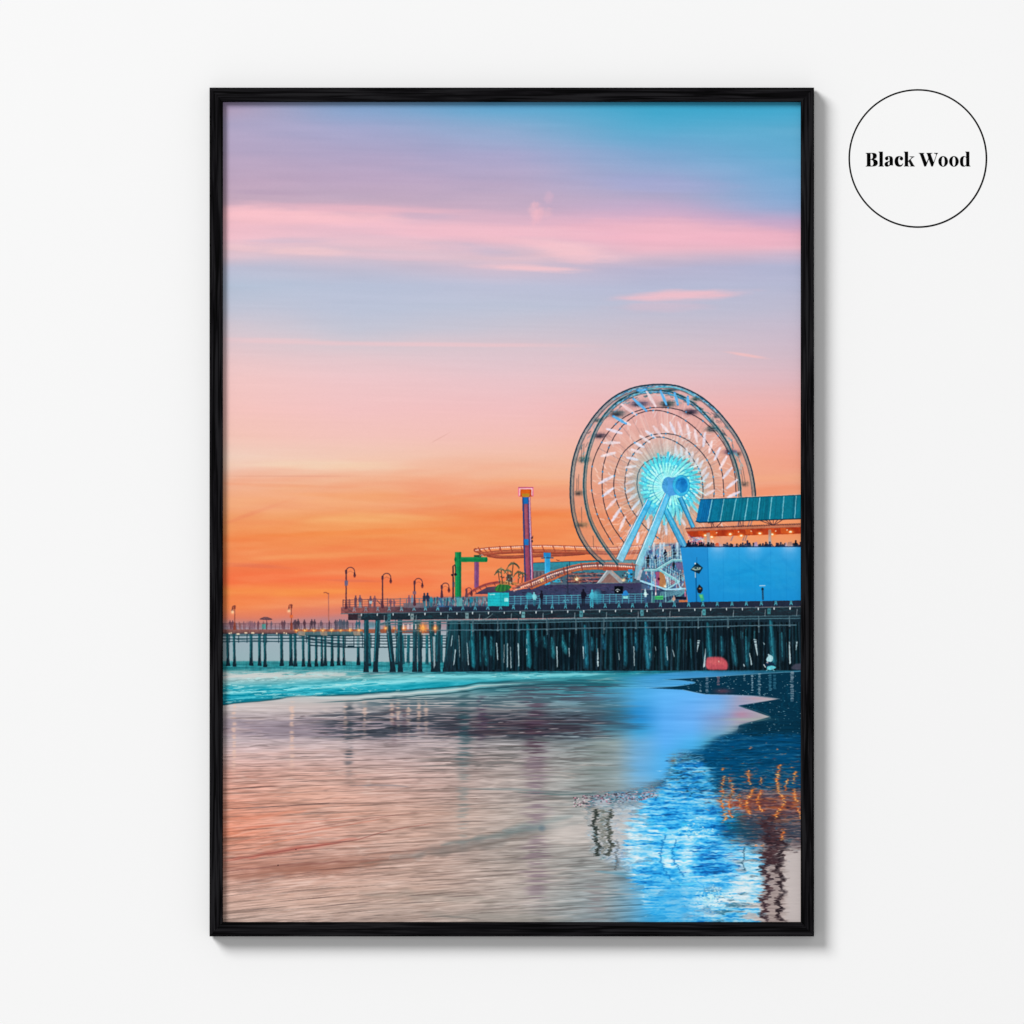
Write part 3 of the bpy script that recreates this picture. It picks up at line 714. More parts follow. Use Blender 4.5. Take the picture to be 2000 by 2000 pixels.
    S.line(T3(1640, 1045), T3(1545, 1168), 2.2, 'c4ccd0'); S.line(T3(1690, 1048), T3(1812, 1155), 2.6, 'b89a90')
    for k in range(26): S.ell(*T3(rs.uniform(1800, 1932), rs.uniform(1060, 1165)), 1.4, 1.4, ['d8e0d8', '1c2c34', 'b08068', '3a7a80', '602838'][rs.randint(5)], .85)
    S.glow(*T3(1815, 1140), 3.4, 'ffe0a8', .95)
    S.line(T3(1222, 985), T3(1230, 1300), 1.5, '2a2c40'); S.line(T3(1248, 950), T3(1248, 1000), 1, '2a2c40')
    S.strand([T3(1110, 930), T3(1125, 938), T3(1140, 936)], 1, '2a2030')

def paint_stairs(S):
    rs = np.random.RandomState(21)
    # clutter of coloured rides between the wheel legs and the blue wall
    S.poly([T6(800, 130), T6(1560, 60), T6(1700, 1400), T6(640, 1400), T6(660, 620)], '48648c', .8, soft=3)
    S.poly([T6(860, 120), T6(1000, 40), T6(1560, 0), T6(1580, 380), T6(1350, 400), T6(980, 640), T6(720, 640), T6(760, 300)], '5c94b8', .7, soft=2)
    for k in range(420):
        x, y = T6(rs.uniform(720, 1640), rs.uniform(30, 1300))
        c = ['bfe6f0', '2a6ac0', '7fc4d4', 'c89aa8', '3a3c70', 'e4d0d4', '58a8c8', '8a5070', 'b4746c', '244a80', '9cd4e4'][rs.randint(11)]
        S.line((x, y), (x + rs.uniform(-1.5, 1.5), y + rs.uniform(1, 6)), rs.uniform(1, 2.4), c, .8)
    for u in (930, 1080, 1160, 1480):                # strings of lights
        for v in range(0, 330, 22):
            S.line(T6(u - 18, v + 6), T6(u + 22, v), 1.3, 'd8ecf8', .9)
    S.poly([T6(1150, 90), T6(1340, 70), T6(1350, 330), T6(1230, 340)], 'e0a890', .7)
    S.poly([T6(965, 690), T6(1180, 690), T6(1230, 1050), T6(1040, 1040)], 'b47a50')
    S.poly([T6(965, 690), T6(1060, 690), T6(1060, 1040), T6(1000, 1000)], '9a4a80', .85); S.ell(*T6(1048, 855), 2.2, 2.6, '4a1830')
    S.poly([T6(1290, 880), T6(1420, 890), T6(1440, 960), T6(1310, 1000)], 'b04858', .85)
    S.poly([T6(1420, 480), T6(1600, 470), T6(1630, 640), T6(1500, 640)], '6a5a84', .9)
    for k in range(9):
        S.line(T6(1180 + k * 12, 760 + k * 30), T6(1240 + k * 10, 752 + k * 30), 1.8, 'cfe8f4', .9)
        S.line(T6(895 + k * 3, 700 + k * 34), T6(940 + k * 3, 694 + k * 34), 1.8, 'b8e0f0', .85)
    x, y = T6(1200, 1028); S.glow(x, y, 3.5, 'ffd9a0', .9); S.ell(x, y, 1.8, 1.8, 'fff4d8')
    st = '7ebfc8'; dk = '1f4a5c'
    def rails(a, b, h, n, c='a8dce0', sp=6):
        for k in range(n): S.line((a[0], a[1] - h * (k + 1) / n), (b[0], b[1] - h * (k + 1) / n), .9, c, .9)
        m = int(np.hypot(b[0] - a[0], b[1] - a[1]) / 2.4)
        for i in range(m + 1):
            t = i / max(m, 1); x = a[0] + (b[0] - a[0]) * t; y = a[1] + (b[1] - a[1]) * t
            S.line((x, y), (x, y - h), .7 if i % 4 else 1.2, '2a5064' if i % 2 else c, .75)
    # upper flight
    for (u, v, hh, c) in [(790, 560, 23, '141420'), (975, 520, 20, '24304c'), (1195, 440, 24, '1a2038'), (1385, 350, 25, '243a60'), (1430, 360, 14, '14202c')]:
        person(S, *T6(u, v), hh, c, seed=u)
    S.pline([T6(720, 650), T6(985, 650), T6(1370, 415), T6(1590, 415)], 4.6, st); S.pline([T6(725, 628), T6(975, 628), T6(1365, 392), T6(1590, 392)], 1.2, 'c4ecec')
    S.pline([T6(725, 605), T6(968, 605), T6(1360, 370)], 1.2, dk, .8)
    rails(T6(730, 600), T6(965, 600), 17, 2); rails(T6(965, 600), T6(1370, 365), 16, 3); rails(T6(1370, 380), T6(1590, 380), 19, 3)
    # lower flights
    person(S, *T6(1395, 640), 17, '102028', seed=3); person(S, *T6(1565, 900), 15, '14182c', seed=4)
    S.pline([T6(1060, 640), T6(1520, 925)], 4.6, st); S.pline([T6(1080, 625), T6(1535, 905)], 1.0, 'c4ecec')
    rails(T6(1120, 640), T6(1500, 860), 12, 2)
    S.pline([T6(1210, 1110), T6(1520, 920)], 3.2, '9fd4e0'); rails(T6(1220, 1090), T6(1640, 850), 12, 3)
    S.pline([T6(620, 900), T6(1240, 1110), T6(1660, 1080)], 3.6, 'a4d8ec'); S.pline([T6(620, 950), T6(1240, 1140)], 1.2, '1c3c5c')
    S.line(T6(872, 620), T6(885, 1130), 2.0, '9ad4e0'); S.line(T6(1500, 900), T6(1560, 1100), 2.0, 'a8d8e8')
    S.poly([T6(520, 870), T6(600, 640), T6(670, 640), T6(600, 890)], 'b0b8c4')
    # base clutter
    S.poly([T6(640, 1110), T6(1700, 1130), T6(1700, 1520), T6(640, 1520)], '23405c', .88)
    for k in range(10): S.line(T6(900 + k * 60, 1190), T6(860 + k * 75, 1420), .9, '8cc8d4', .55)
    for k in range(7): S.line(T6(1080, 1170 + k * 22), T6(1660, 1110 + k * 12), 1.0, '7cc0cc', .7)
    S.poly([T6(1200, 1420), T6(1680, 1130), T6(1690, 1170), T6(1300, 1430)], '5aa0a8', .9)
    S.poly([T6(955, 1260), T6(1150, 1250), T6(1150, 1340), T6(960, 1340)], '48c86c', .9); S.line(T6(960, 1300), T6(1150, 1296), 1.2, '1c6a50')
    S.poly([T6(890, 1250), T6(955, 1250), T6(955, 1420), T6(890, 1420)], '3a8a84', .7)
    S.pline([T6(885, 1150), T6(885, 1425), T6(1205, 1420), T6(1205, 1150)], 1.2, '8ad0d0')
    S.line(T6(970, 880), T6(975, 1240), 1.5, 'f0a0a8', .9); S.ell(*T6(975, 1200), 1.2, 3, 'ffe8e8')
    S.poly([T6(1520, 1350), T6(1720, 1350), T6(1720, 1410), T6(1520, 1410)], 'c07048'); S.poly([T6(1430, 1270), T6(1700, 1280), T6(1700, 1330), T6(1440, 1330)], '14182a')
    S.line(T6(1665, 1160), T6(1670, 1260), 2, 'e07aa0')
    person(S, *T6(735, 1420), 27, 'bfe4e4', '3a5a80', seed=9); S.line(T6(690, 1215), T6(790, 1215), 1.6, 'e8fafa')
    person(S, *T6(1395, 1470), 19, 'c8a090', '7ac0cc', seed=12)

def paint_hall(S):
    rs = np.random.RandomState(31)
    # far structure seen under the upper roof
    for (a, b) in [((1195, 395), (1100, 620)), ((1340, 395), (1260, 620)), ((1310, 400), (1235, 620))]:
        S.line(T2(*a), T2(*b), 2.2, '8a7480', .8)
    for k in range(46):
        S.line(T2(rs.uniform(590, 820), rs.uniform(545, 680)), T2(rs.uniform(590, 820), rs.uniform(545, 680)), 1.1, ['e8f4fa', '4a6ab0', 'c05070', '7ac4e4'][rs.randint(4)], .6)
    # truss
    for a, b in [((880, 402), (905, 462)), ((1000, 398), (930, 468)), ((870, 402), (880, 470)), ((1200, 392), (1218, 458)), ((1235, 392), (1238, 455)), ((1188, 394), (1192, 458)), ((1420, 385), (1570, 442)),
                 ((1490, 382), (1572, 442)), ((1530, 380), (1575, 442)), ((1585, 378), (1580, 440)), ((1705, 372), (1592, 442)), ((1640, 374), (1588, 442)), ((840, 420), (1010, 396))]:
        S.line(T2(*a), T2(*b), 1.3, '4a2c34')
    # upper metal roof
    roof = [T2(750, 150), T2(1935, 97), T2(1935, 366), T2(740, 412), T2(700, 400)]
    S.poly(roof, '0e6f88')
    S.poly([T2(750, 150), T2(885, 144), T2(838, 408), T2(740, 412), T2(700, 400)], '0f64ae')
    S.poly([T2(885, 144), T2(1020, 138), T2(975, 400), T2(838, 406)], '0d6c98', .7)
    n = 118
    for i in range(n):
        t = i / n
        a = T2(752 + t * 1150, 152 - t * 53); b = T2(702 + t * 1190, 402 - t * 34)
        S.line(a, b, 1.1, ['0a5470', '0a7c94', '12889a'][rs.randint(3)], .5)
    for u0, v0, u1, v1 in [(885, 144, 835, 404), (1020, 140, 975, 398), (1160, 132, 1112, 392), (1297, 126, 1255, 386), (1430, 120, 1400, 380), (1567, 116, 1540, 374), (1705, 108, 1685, 366), (1845, 102, 1828, 360)]:
        S.line(T2(u0, v0), T2(u1, v1), 1.6, '9cd8e4', .85)
    S.pline([T2(750, 150), T2(1935, 97)], 1.4, '103c4c'); S.pline([T2(700, 400), T2(740, 412), T2(1935, 368)], 2.0, '123444')
    S.pline([T2(750, 143), T2(1935, 90)], 1.1, 'f0d0c4', .7)
    # lower terrace roof with its warm underside
    S.poly([T2(585, 512), T2(1935, 462), T2(1935, 540), T2(700, 578), T2(640, 570)], 'b03a1c')
    for k in range(9):
        u = 720 + k * 135; S.poly([T2(u, 510 - k * 5), T2(u + 60, 508 - k * 5), T2(u + 90, 560 - k * 3), T2(u + 10, 562 - k * 3)], ['d8501e', 'e4682a', '9a2c18'][k % 3], .6)
    S.poly([T2(578, 486), T2(1935, 434), T2(1935, 464), T2(590, 516)], 'b06048'); S.pline([T2(580, 500), T2(1935, 448)], 1.6, 'd08a68', .9)
    for k in range(66):
        t = k / 66; x0, y0 = T2(582 + t * 1318, 483 - t * 52); S.line((x0, y0), (x0 + 1.5, y0 - 1.2), 1.6, '3c2430')
    for u, v in [(805, 560), (880, 578), (1090, 547), (1215, 562), (1430, 537), (1570, 548), (1780, 520)]:
        x, y = T2(u, v); S.glow(x, y, 6.5, 'ff7a2a', .8, 4); S.glow(x, y, 3.4, 'ffb060', .9, 2.6); S.ell(x, y, 2.6, 1.8, 'fff2cc')
    for u, v in [(935, 530), (1330, 512), (1185, 520), (1740, 498), (1610, 510)]: S.ell(*T2(u, v), 1.4, 1.4, 'f4c8a0')
    S.poly([T2(585, 512), T2(640, 570), T2(700, 580), T2(640, 585)], '883040')
    for u0, w in ((820, 38), (1525, 34)):
        S.grad([T2(u0, 530 if u0 < 1000 else 495), T2(u0 + w, 528 if u0 < 1000 else 493), T2(u0 + w, 690), T2(u0 + 2, 690)], 'b88068', 'b0b8c0', 1035, 1066)
    # guests along the parapet
    for u in list(range(590, 1900, 25)):
        if rs.rand() < .22: continue
        h = rs.uniform(34, 66) if rs.rand() > .12 else 82
        c = ['17182c', '1d2038', '10141f', '2a2440', '1c2c48', '241c2c', '17182c'][rs.randint(7)]
        if u in (590 + 27 * 13, ): c = 'd8481c'
        if rs.rand() < .08: c = 'c89aa0'
        x, y = T2(u + rs.uniform(-8, 8), 697); hh = h / 5.855
        q = rs.uniform(-1, 1); S.ell(x + q, y - hh + 2, 1.7, 2.1, c); S.poly([(x - 1.4 + q, y - hh + 4), (x + 1.4 + q, y - hh + 4), (x + 3.2, y - hh + 6.5), (x + 3.8 + q, y), (x - 3.8 - q, y), (x - 3.0, y - hh + 7)], c); S.line((x + 3, y - hh * .6), (x + 3 + rs.uniform(0, 5), y - 1), 1.4, c)
    x, y = T2(945, 692); S.poly([(x - 5, y), (x - 3.5, y - 7), (x + 2, y - 8), (x + 4.5, y)], 'd84a20')
    x, y = T2(1385, 692); S.poly([(x - 4, y), (x - 3, y - 9), (x + 2, y - 10), (x + 4, y)], 'b88aa8'); x, y = T2(1775, 692); S.poly([(x - 7, y), (x - 4, y - 9), (x + 3, y - 11), (x + 6, y)], 'b8806c')
    # blue wall
    wall = [T2(520, 694), T2(1935, 690), T2(1935, 1306), T2(608, 1326)]
    S.grad(wall, '34a4e2', '1a8ed2', 1068, 1176)
    S.poly([T2(520, 694), T2(830, 693), T2(850, 1322), T2(608, 1326)], '1a7ec6', .55); S.line(T2(830, 700), T2(850, 1318), 2.0, '0a6cb4', .5)
    S.glow(*T2(1350, 1000), 85, '0e98d6', .5, 34)
    for u in (1010, 1190, 1370, 1550, 1730): S.line(T2(u, 704), T2(u + 6, 1316), 1.0, '0a68b0', .22)
    for k in range(40): S.line(T2(rs.uniform(860, 1900), rs.uniform(760, 1250)), T2(rs.uniform(860, 1900), rs.uniform(760, 1250)), rs.uniform(4, 14), ['1ea0e0', '0c78be', '3cacdf'][rs.randint(3)], .07)
    for u in (950, 1360, 1765):
        x, y = T2(u, 706)
        P = [(x - 13, y), (x + 13, y), (x + 16, y + 14), (x + 7, y + 22), (x - 7, y + 22), (x - 16, y + 14)]
        S.poly(P, '5aaee6', .38, soft=4); S.glow(x, y + 1, 13, '9ccaf4', .5, 7); S.line((x - 12, y - 1), (x + 12, y - 1), 1.2, 'c0dcf8', .6)
    S.pline([T2(520, 694), T2(1935, 690)], 1.5, '0a3a68'); S.pline([T2(545, 702), T2(1935, 698)], .8, '7cc0ea', .6)
    # marker sign, lantern, small post, in front of the wall
    S.line(T2(708, 810), T2(708, 900), .8, '1c4a78'); S.line(T2(697, 975), T2(706, 1330), 2.4, '0f5c94'); S.line(T2(690, 978), T2(692, 1040), 2.0, 'c0d0d4', .9)
    S.poly([T2(706, 870), T2(778, 930), T2(735, 1000), T2(636, 955)], '0c2c40')
    S.poly([T2(645, 945), T2(690, 918), T2(760, 928), T2(745, 952), T2(690, 962)], 'a8c0b0', .9); S.ell(*T2(706, 934), 4.6, 2.0, '12303c'); S.ell(*T2(690, 882), 1.5, 1.6, 'e8f0f0')
    S.ell(*T2(716, 934), 1.3, 1.1, 'dfeee0')
    S.poly([T2(735, 1120), T2(775, 1160), T2(775, 1190), T2(750, 1225), T2(720, 1215), T2(708, 1170)], '151c28'); S.ell(*T2(745, 1168), 2.3, 1.6, 'a07850')
    S.poly([T2(725, 1235), T2(780, 1230), T2(795, 1300), T2(760, 1320), T2(745, 1280)], '30a890'); S.poly([T2(740, 1240), T2(770, 1240), T2(775, 1275), T2(750, 1275)], '6ac878', .9)
    S.line(T2(1428, 1136), T2(1488, 1134), 1.7, 'b8d4e8'); S.line(T2(1460, 1165), T2(1465, 1290), 3.0, '14344e'); S.ell(*T2(1460, 1175), 2.4, 2.8, '12283c')
    for v in range(1190, 1290, 18): S.line(T2(1452, v), T2(1474, v), 1.0, '2a6a98')

def paint_far_pier(S):
    rs = np.random.RandomState(41)
    X1 = 860
    # piles
    for u, w in [(85, 26), (155, 24), (335, 28), (425, 26), (485, 26), (665, 28), (765, 30), (812, 26), (898, 24), (962, 26), (1037, 24), (1098, 22), (1135, 24), (1208, 26), (1277, 24), (1335, 22), (1490, 26), (1612, 20), (1905, 22)]:
        x = T4(u, 0)[0]; w /= 4.7; yb = 1302 + rs.uniform(-2, 1.5) - max(0, (u - 1200)) * .006; l = rs.uniform(-.6, .2) * 2.2
        P = [(x - w / 2 + l, 1236), (x + w / 2 + l, 1236), (x + w / 2, yb - 14), (x + w * .75, yb), (x - w * .75, yb), (x - w / 2, yb - 14)]
        S.grad(P, '185460', '122630', 1236, yb - 4)
        S.line((x - w * .28 + l, 1240), (x - w * .28, yb - 16), 1.2, '2f8a90', .8)
        S.line((x + w * .42 + l, 1240), (x + w * .45, yb - 6), .9, 'd8c8c8', .35)
    # stringers
    for v, w in ((893, 1.6), (926, 2.0), (957, 1.6), (880, 1.2)):
        S.pline([T4(30, v), T4(960, v - 6)], w, '1f4450')
    for u in (100, 200, 290, 465, 500, 630, 820, 930): S.line(T4(u, 870), T4(u, 965), 1.4, '1a3a48')
    S.pline([T4(180, 935), T4(620, 955)], 1.0, '2a4a54'); S.pline([T4(850, 890), T4(1340, 1000)], 1.5, '1a3440'); S.pline([T4(850, 905), T4(1100, 965), T4(1340, 1012)], 1.2, '1a3440')
    # lattice of the landing
    S.poly([T4(1350, 895), T4(2400, 895), T4(2400, 1020), T4(1350, 1010)], 'b8c8ce', .5)
    for v in (893, 920, 950, 982, 1016): S.pline([T4(960, v - 20 if v > 900 else v), T4(1350, v), T4(2430, v)], 1.7 if v < 1000 else 2.2, '17333f')
    for u in range(1350, 2430, 92): S.line(T4(u, 885), T4(u, 1020), 1.5, '17333f')
    S.line(T4(1380, 1006), T4(1440, 1006), 3, '17333f')
    # deck edge and lamps below it
    S.grad([(433, 1229.5), (X1, 1228.5), (X1, 1236.5), (433, 1237)], '94605a', '6a4c4c', 1229, 1237)
    S.rect(575, 1229, 790, 1236, '9c5c44', .8)
    S.rect(433, 1236, 575, 1238, '54444c')
    S.poly([T4(830, 850), T4(1540, 846), T4(1540, 886), T4(850, 890)], '4f6a70'); S.pline([T4(850, 888), T4(1540, 884)], 1.2, '284850')
    for u in (835, 1075, 1430): S.poly([T4(u, 845), T4(u + 75, 845), T4(u + 85, 890), T4(u + 12, 890)], '9a8878', .85)
    for u in (100, 120, 185, 200, 270, 285, 360, 460, 345, 610, 690, 715): S.glow(*T4(u, 862 + (u % 3) * 6), 1.6, 'ffd0a0', .9); S.ell(*T4(u, 862 + (u % 3) * 6), 1.0, 1.0, 'fff0d8')
    for u in (825, 915, 1010, 1105, 1200, 1298, 1400, 1497):
        x, y = T4(u, 831); S.glow(x, y, 4.6, 'ff8a3a', .75, 3); S.glow(x, y, 2.3, 'ffd070', .95); S.ell(x, y, 1.1, 1.1, 'fff6cc')
        S.line((x, y - 5), (x, y + 6), .8, 'ffb060', .6); S.line((x - 6, y), (x + 6, y), .8, 'ffb060', .6)
    # railing and walkers
    for k, y in enumerate((1217.6, 1220.4, 1223.2, 1226)): S.line((433, y + .4), (700, y - .6), 1.0 if k == 0 else .8, '6f505a', .9)
    for x in np.arange(437, 700, 8.4): S.line((x, 1217.4), (x, 1230), 1.0, '6a4a54')
    for u, v0, c in [(110, 728, '6a4550'), (132, 728, '6a4550'), (210, 745, '8a5c5c'), (255, 738, '8c6068'), (320, 736, '6e5058'), (345, 738, '785864'), (370, 742, '785864'), (408, 733, '6a4550'), (465, 735, '8a5a58'),
                     (500, 740, '74505a'), (550, 738, '6c5c6a'), (670, 730, '684650'), (690, 728, '5e4450'), (765, 735, '6a4550'), (798, 722, '54404c'), (815, 720, '54404c'), (843, 712, '4c3c48'), (910, 720, '583c48'), (985, 716, '4a3844'),
                     (1018, 718, '503e4c'), (1085, 728, '66525e'), (1175, 730, '54404c'), (1245, 722, '4c4654'), (1262, 725, '58505e'), (1290, 716, '485060'), (1312, 722, '4a4856'), (1335, 722, '404a58'), (1366, 722, '444450'), (1470, 730, '2f6070'), (1500, 728, '305868')]:
        x, y = T4(u, 822); person(S, x, y, (826 - v0) / 5.52, c, seed=u)
    S.ell(*T4(318, 770), 9, 6, '8c6470', .5, soft=2); S.ell(*T4(1320, 765), 12, 7, '5a6474', .45, soft=2); S.ell(*T4(1620, 775), 14, 6, '3c8090', .6, soft=2)
    S.poly(spline([T4(425, 715), T4(455, 697), T4(492, 689), T4(530, 698), T4(562, 718), T4(492, 724)], 5, True), '5f4048')
    for u in (450, 475, 510, 538): S.line(T4(492, 690), T4(u, 720), .7, '9a6a68', .8)
    S.line(T4(500, 720), T4(502, 822), 1.2, '5f4048'); S.rect(*T4(450, 765), *T4(492, 818), '4a9a94', .85)
    for u, vt, sc in ((157, 572, 4.0), (768, 560, 4.3)):
        x, y = T4(u, vt); lamp(S, x, y, 1230, sc * .55, -1, '8a4438', '7a3c34', 'ffcaa0', 1.7); S.glow(x - sc * 1.1, y + 12, 3.4, 'ffc898', .85)
    S.rect(*T4(750, 668), *T4(785, 700), 'e06a38', .9)
    S.line(T4(1168, 435), T4(1170, 730), 1.8, 'b0685a'); S.strand([T4(1118, 428), T4(1140, 426), T4(1165, 440)], 1.6, 'a0503c')

def paint_pier(S):
    rs = np.random.RandomState(51)
    L = 666
    # --- the dark mass of piles under the deck
    def pile(x0, x1, w, y0, y1, c0, c1, hi='2d8c98', hal=.7):
        P = [(x0 - w / 2, y0), (x0 + w / 2, y0), (x1 + w / 2, y1 - 10), (x1 + w * .62, y1), (x1 - w * .62, y1), (x1 - w / 2, y1 - 10)]
        S.grad(P, c0, c1, y0, y1)
        S.line((x0 - w * .25, y0 + 3), (x1 - w * .25, y1 - 22), w * .22, hi, hal)
        for k in range(int(w * 3)):
            t = rs.rand(); y = y0 + (y1 - y0) * rs.rand(); x = x0 + (x1 - x0) * (y - y0) / (y1 - y0) + w * (t - .5) * .9
            S.line((x, y), (x + .3, y + rs.uniform(3, 14)), .8, ['0f2430', '1f5060', '2a3440', '17404c'][rs.randint(4)], .55)
    dark = [(872, 1214), (1570, 1200), (1570, 1311), (872, 1312)]
    S.poly(dark, '182b37')
    for layer in (0, 1, 2):
        x = 876 + layer * 3
        while x < 1568:
            w = rs.uniform(4, 7) if layer == 0 else rs.uniform(5.5, 9.5)
            lean = rs.uniform(-5, 5); y0 = 1216 if layer == 2 else rs.uniform(1218, 1236); y1 = rs.uniform(1298, 1306) if layer == 0 else rs.uniform(1305, 1312)
            base_c = ['13303c', '182a36', '1b4552', '14242e', '1d3440'][rs.randint(5)] if layer else ['0f2430', '12303c', '16404c'][rs.randint(3)]
            n = 5
            for q in range(n):
                t = (q + .5) / n - .5; sh = [.55, 1.15, 1.0, .7, .4][q]
                S.line((x + t * w, y0), (x + lean + t * w * 1.15, y1), w / n + .8, tuple_hex(base_c, sh * rs.uniform(.9, 1.1)), .85)
            if rs.rand() < (.55 if layer else .25):
                ya = rs.uniform(1228, 1262); yb = ya + rs.uniform(12, 38)
                S.line((x - w * .15 + lean * (ya - y0) / 90, ya), (x - w * .15 + lean * (yb - y0) / 90, yb), w * .35, ['2a7c8a', '1f6674', '3a8c98', '225866'][rs.randint(4)], .5, w * .2)
            for q in range(5):
                ya = rs.uniform(y0, y1 - 6); xx = x + lean * (ya - y0) / 90 + rs.uniform(-w, w) * .4
                S.line((xx, ya), (xx, ya + rs.uniform(3, 10)), .9, ['0c1c26', '2f6672', '18404c', '3c5860'][rs.randint(4)], .5)
            S.line((x + w * .62, y0), (x + lean + w * .72, y1), 1.1, '0a141c', .8)
            x += rs.uniform(9, 17) if layer else rs.uniform(7, 12)
    for x0, x1, w in [(763.5, 766, 5), (779, 776.5, 5), (782, 784, 5), (798, 797, 5.5), (834, 834, 5.5), (850, 849, 4.5), (862, 862, 5), (720, 722, 5), (786, 788, 4.5)]:
        pile(x0, x1, w, 1240, 1297 + rs.uniform(-3, 2), '1f6672', '1d5460', '3a9aa4', .5)
    for x0, x1, w, hi in [(715.5, 715, 9, .6), (738, 733.5, 9, .9), (757, 767, 10, .7), (781, 782, 9, .7), (811, 810, 8.5, .6), (819, 820.5, 8, .5), (842, 847, 9.5, .7), (857, 855, 9, .6), (885, 872, 12, .3), (891, 886, 8, .3), (905, 906, 11, .2), (913, 912, 6, .3)]:
        pile(x0, x1, w, 1211, 1313, '1c4854', '16242e', '2b8490', hi)
    for k in range(70):
        S.glow(rs.uniform(880, 1566), rs.uniform(1225, 1305), rs.uniform(5, 16), '0c1a24', rs.uniform(.2, .55), rs.uniform(8, 24))
    # lit piles standing out of the dark
    for x0, x1, w, y0, y1, c in [(922, 925, 8, 1214, 1303, '1f7f90'), (1031, 1034, 9, 1216, 1303, '1e7c8c'), (1047, 1048, 6, 1218, 1262, '1f6674'), (1064, 1065, 7, 1240, 1265, '1d5866'), (1079, 1081, 8, 1242, 1285, '22707c'),
                                 (1100, 1105, 7, 1244, 1276, '267c88'), (1143, 1146, 8, 1218, 1305, '1c6680'), (1157, 1157, 7, 1242, 1270, '1e5c70'), (1178, 1180, 7, 1238, 1268, '1c5a78'), (1221, 1222, 8, 1222, 1300, '1b5a6c'), (1242, 1243, 7, 1232, 1270, '1c5870'),
                                 (1262, 1266, 9, 1212, 1306, '257c98'), (1270, 1271, 5, 1225, 1290, '1d6478'), (1383, 1388, 8, 1214, 1300, '1b6a7c'), (1410, 1411, 9, 1240, 1280, '17485a'), (1431, 1437, 8, 1240, 1300, '1f5c6c'), (1458, 1459, 8, 1240, 1300, '1a5264'),
                                 (1506, 1512, 10, 1208, 1300, '1b6478'), (1528, 1529, 8, 1232, 1290, '1c4050'), (948, 950, 7, 1240, 1300, '1a5f6c'), (938, 939, 5, 1230, 1300, '164450'), (960, 960, 6, 1240, 1280, '1f6c78'), (1300, 1302, 9, 1236, 1300, '154a5c')]:
        P = [(x0 - w / 2, y0), (x0 + w / 2, y0), (x1 + w / 2, y1), (x1 - w / 2, y1)]
        P = [(x0 - w * .3, y0), (x0 + w * .25, y0 + 5), (x1 + w / 2, y1 - 8), (x1 + w * .2, y1 + 3), (x1 - w * .5, y1 - 2), (x0 - w * .45, (y0 + y1) / 2)]
        S.poly(P, c, .75, soft=1.3)
        S.line((x0 - w * .2, y0 + 4), (x1 - w * .1, y1 - 8), w * .3, '3aa0b0', .45)
        for k in range(8):
            yy = rs.uniform(y0, y1 - 8); S.line((x0 + rs.uniform(-w, w) * .4, yy), (x0 + rs.uniform(-w, w) * .4, yy + 7), 1, '0f2c3a', .6)
    # slits of daylight between the piles
    for x0, y0, x1, y1, w0, w1 in [(883.5, 1240, 881, 1263, 1.6, 2.4), (889.5, 1268, 886, 1300, 2.2, 3.4), (896, 1240, 898, 1285, 1.2, 1.2), (912, 1255, 915, 1300, 1.4, 2.4), (970, 1255, 972, 1290, 2.6, 2.2), (985, 1258, 984, 1296, 1.2, 1.4),
                                   (991, 1256, 991, 1305, 1.6, 2.6), (997, 1262, 998, 1306, 1.2, 2.4), (1012, 1256, 1013.5, 1302, 3.0, 2.2), (1028.5, 1266, 1029, 1280, 1.6, 1.6), (1087.5, 1262, 1088.5, 1304, 3.0, 2.4), (1111.5, 1265, 1112, 1284, 2.2, 1.6),
                                   (1139, 1262, 1140, 1288, 3.0, 1.4), (1167.5, 1266, 1167.5, 1290, 1, 5.2), (1167.5, 1290, 1168, 1303, 4.6, 3.4), (1208.5, 1275, 1209.5, 1290, 1.8, 1.8), (1238, 1262, 1239, 1302, 2.2, 2.2), (1269, 1275, 1269, 1287, 1.4, 1.4),
                                   (1280, 1262, 1281, 1272, 1.5, 1.2), (1302.5, 1262, 1303.7, 1290, 2.2, 2.0), (1313.5, 1268, 1317, 1284, 1.6, 1.8), (1364.6, 1250, 1361.5, 1274, 6.6, 1.4), (1378, 1266, 1375, 1304, 1.0, 6.0), (1474.5, 1248, 1479.5, 1282, 7.4, 1.6),
                                   (1490.5, 1254, 1493, 1260, 2, 2), (1464, 1275, 1468, 1300, 2, 3.4), (1452, 1296, 1454, 1303, 2.2, 2.6), (1541.6, 1252, 1543, 1298, 2.8, 4.4), (1556.5, 1252, 1554.5, 1271, 4.4, 1.6), (1028.8, 1247, 1028.8, 1260, 1.4, 1.4)]:
        S.poly([(x0 - w0 * .4, y0), (x0 + w0 * .4, y0 + 1), (x1 + w1 * .4, y1 - 2), (x1 - w1 * .3, y1)], 'bcd6dc', .88)
    for y in (1253, 1258): S.line((1360, y), (1368, y), 1.2, '1a2c38'); S.line((1470, y - 2), (1482, y - 2), 1.2, '1a2c38'); S.line((1540, y), (1558, y), 1, '1a2c38')
    # bright slits at the left among the free piles
    S.poly([(845, 1243), (850, 1243), (850, 1300), (847, 1306)], 'a8bcc2', .8)
    # bracing rails
    for o, w, c in ((25, 3.4, '3c5c68'), (23.6, 1.2, '7a98a0'), (30, 2.0, '4c7480'), (43.5, 2.0, '3a5a68'), (42.8, .9, '6a8a96')):
        x0 = 742 if o < 40 else 775
        P = [(x, yd(x) + o + (np.sin(x * .02) * .5)) for x in range(x0, 1570, 20)]
        if o < 26: P = [(742, yd(742) + o + 3.5), (756, yd(756) + o + 1)] + P[1:]
        S.strand(P, w, c, .9)
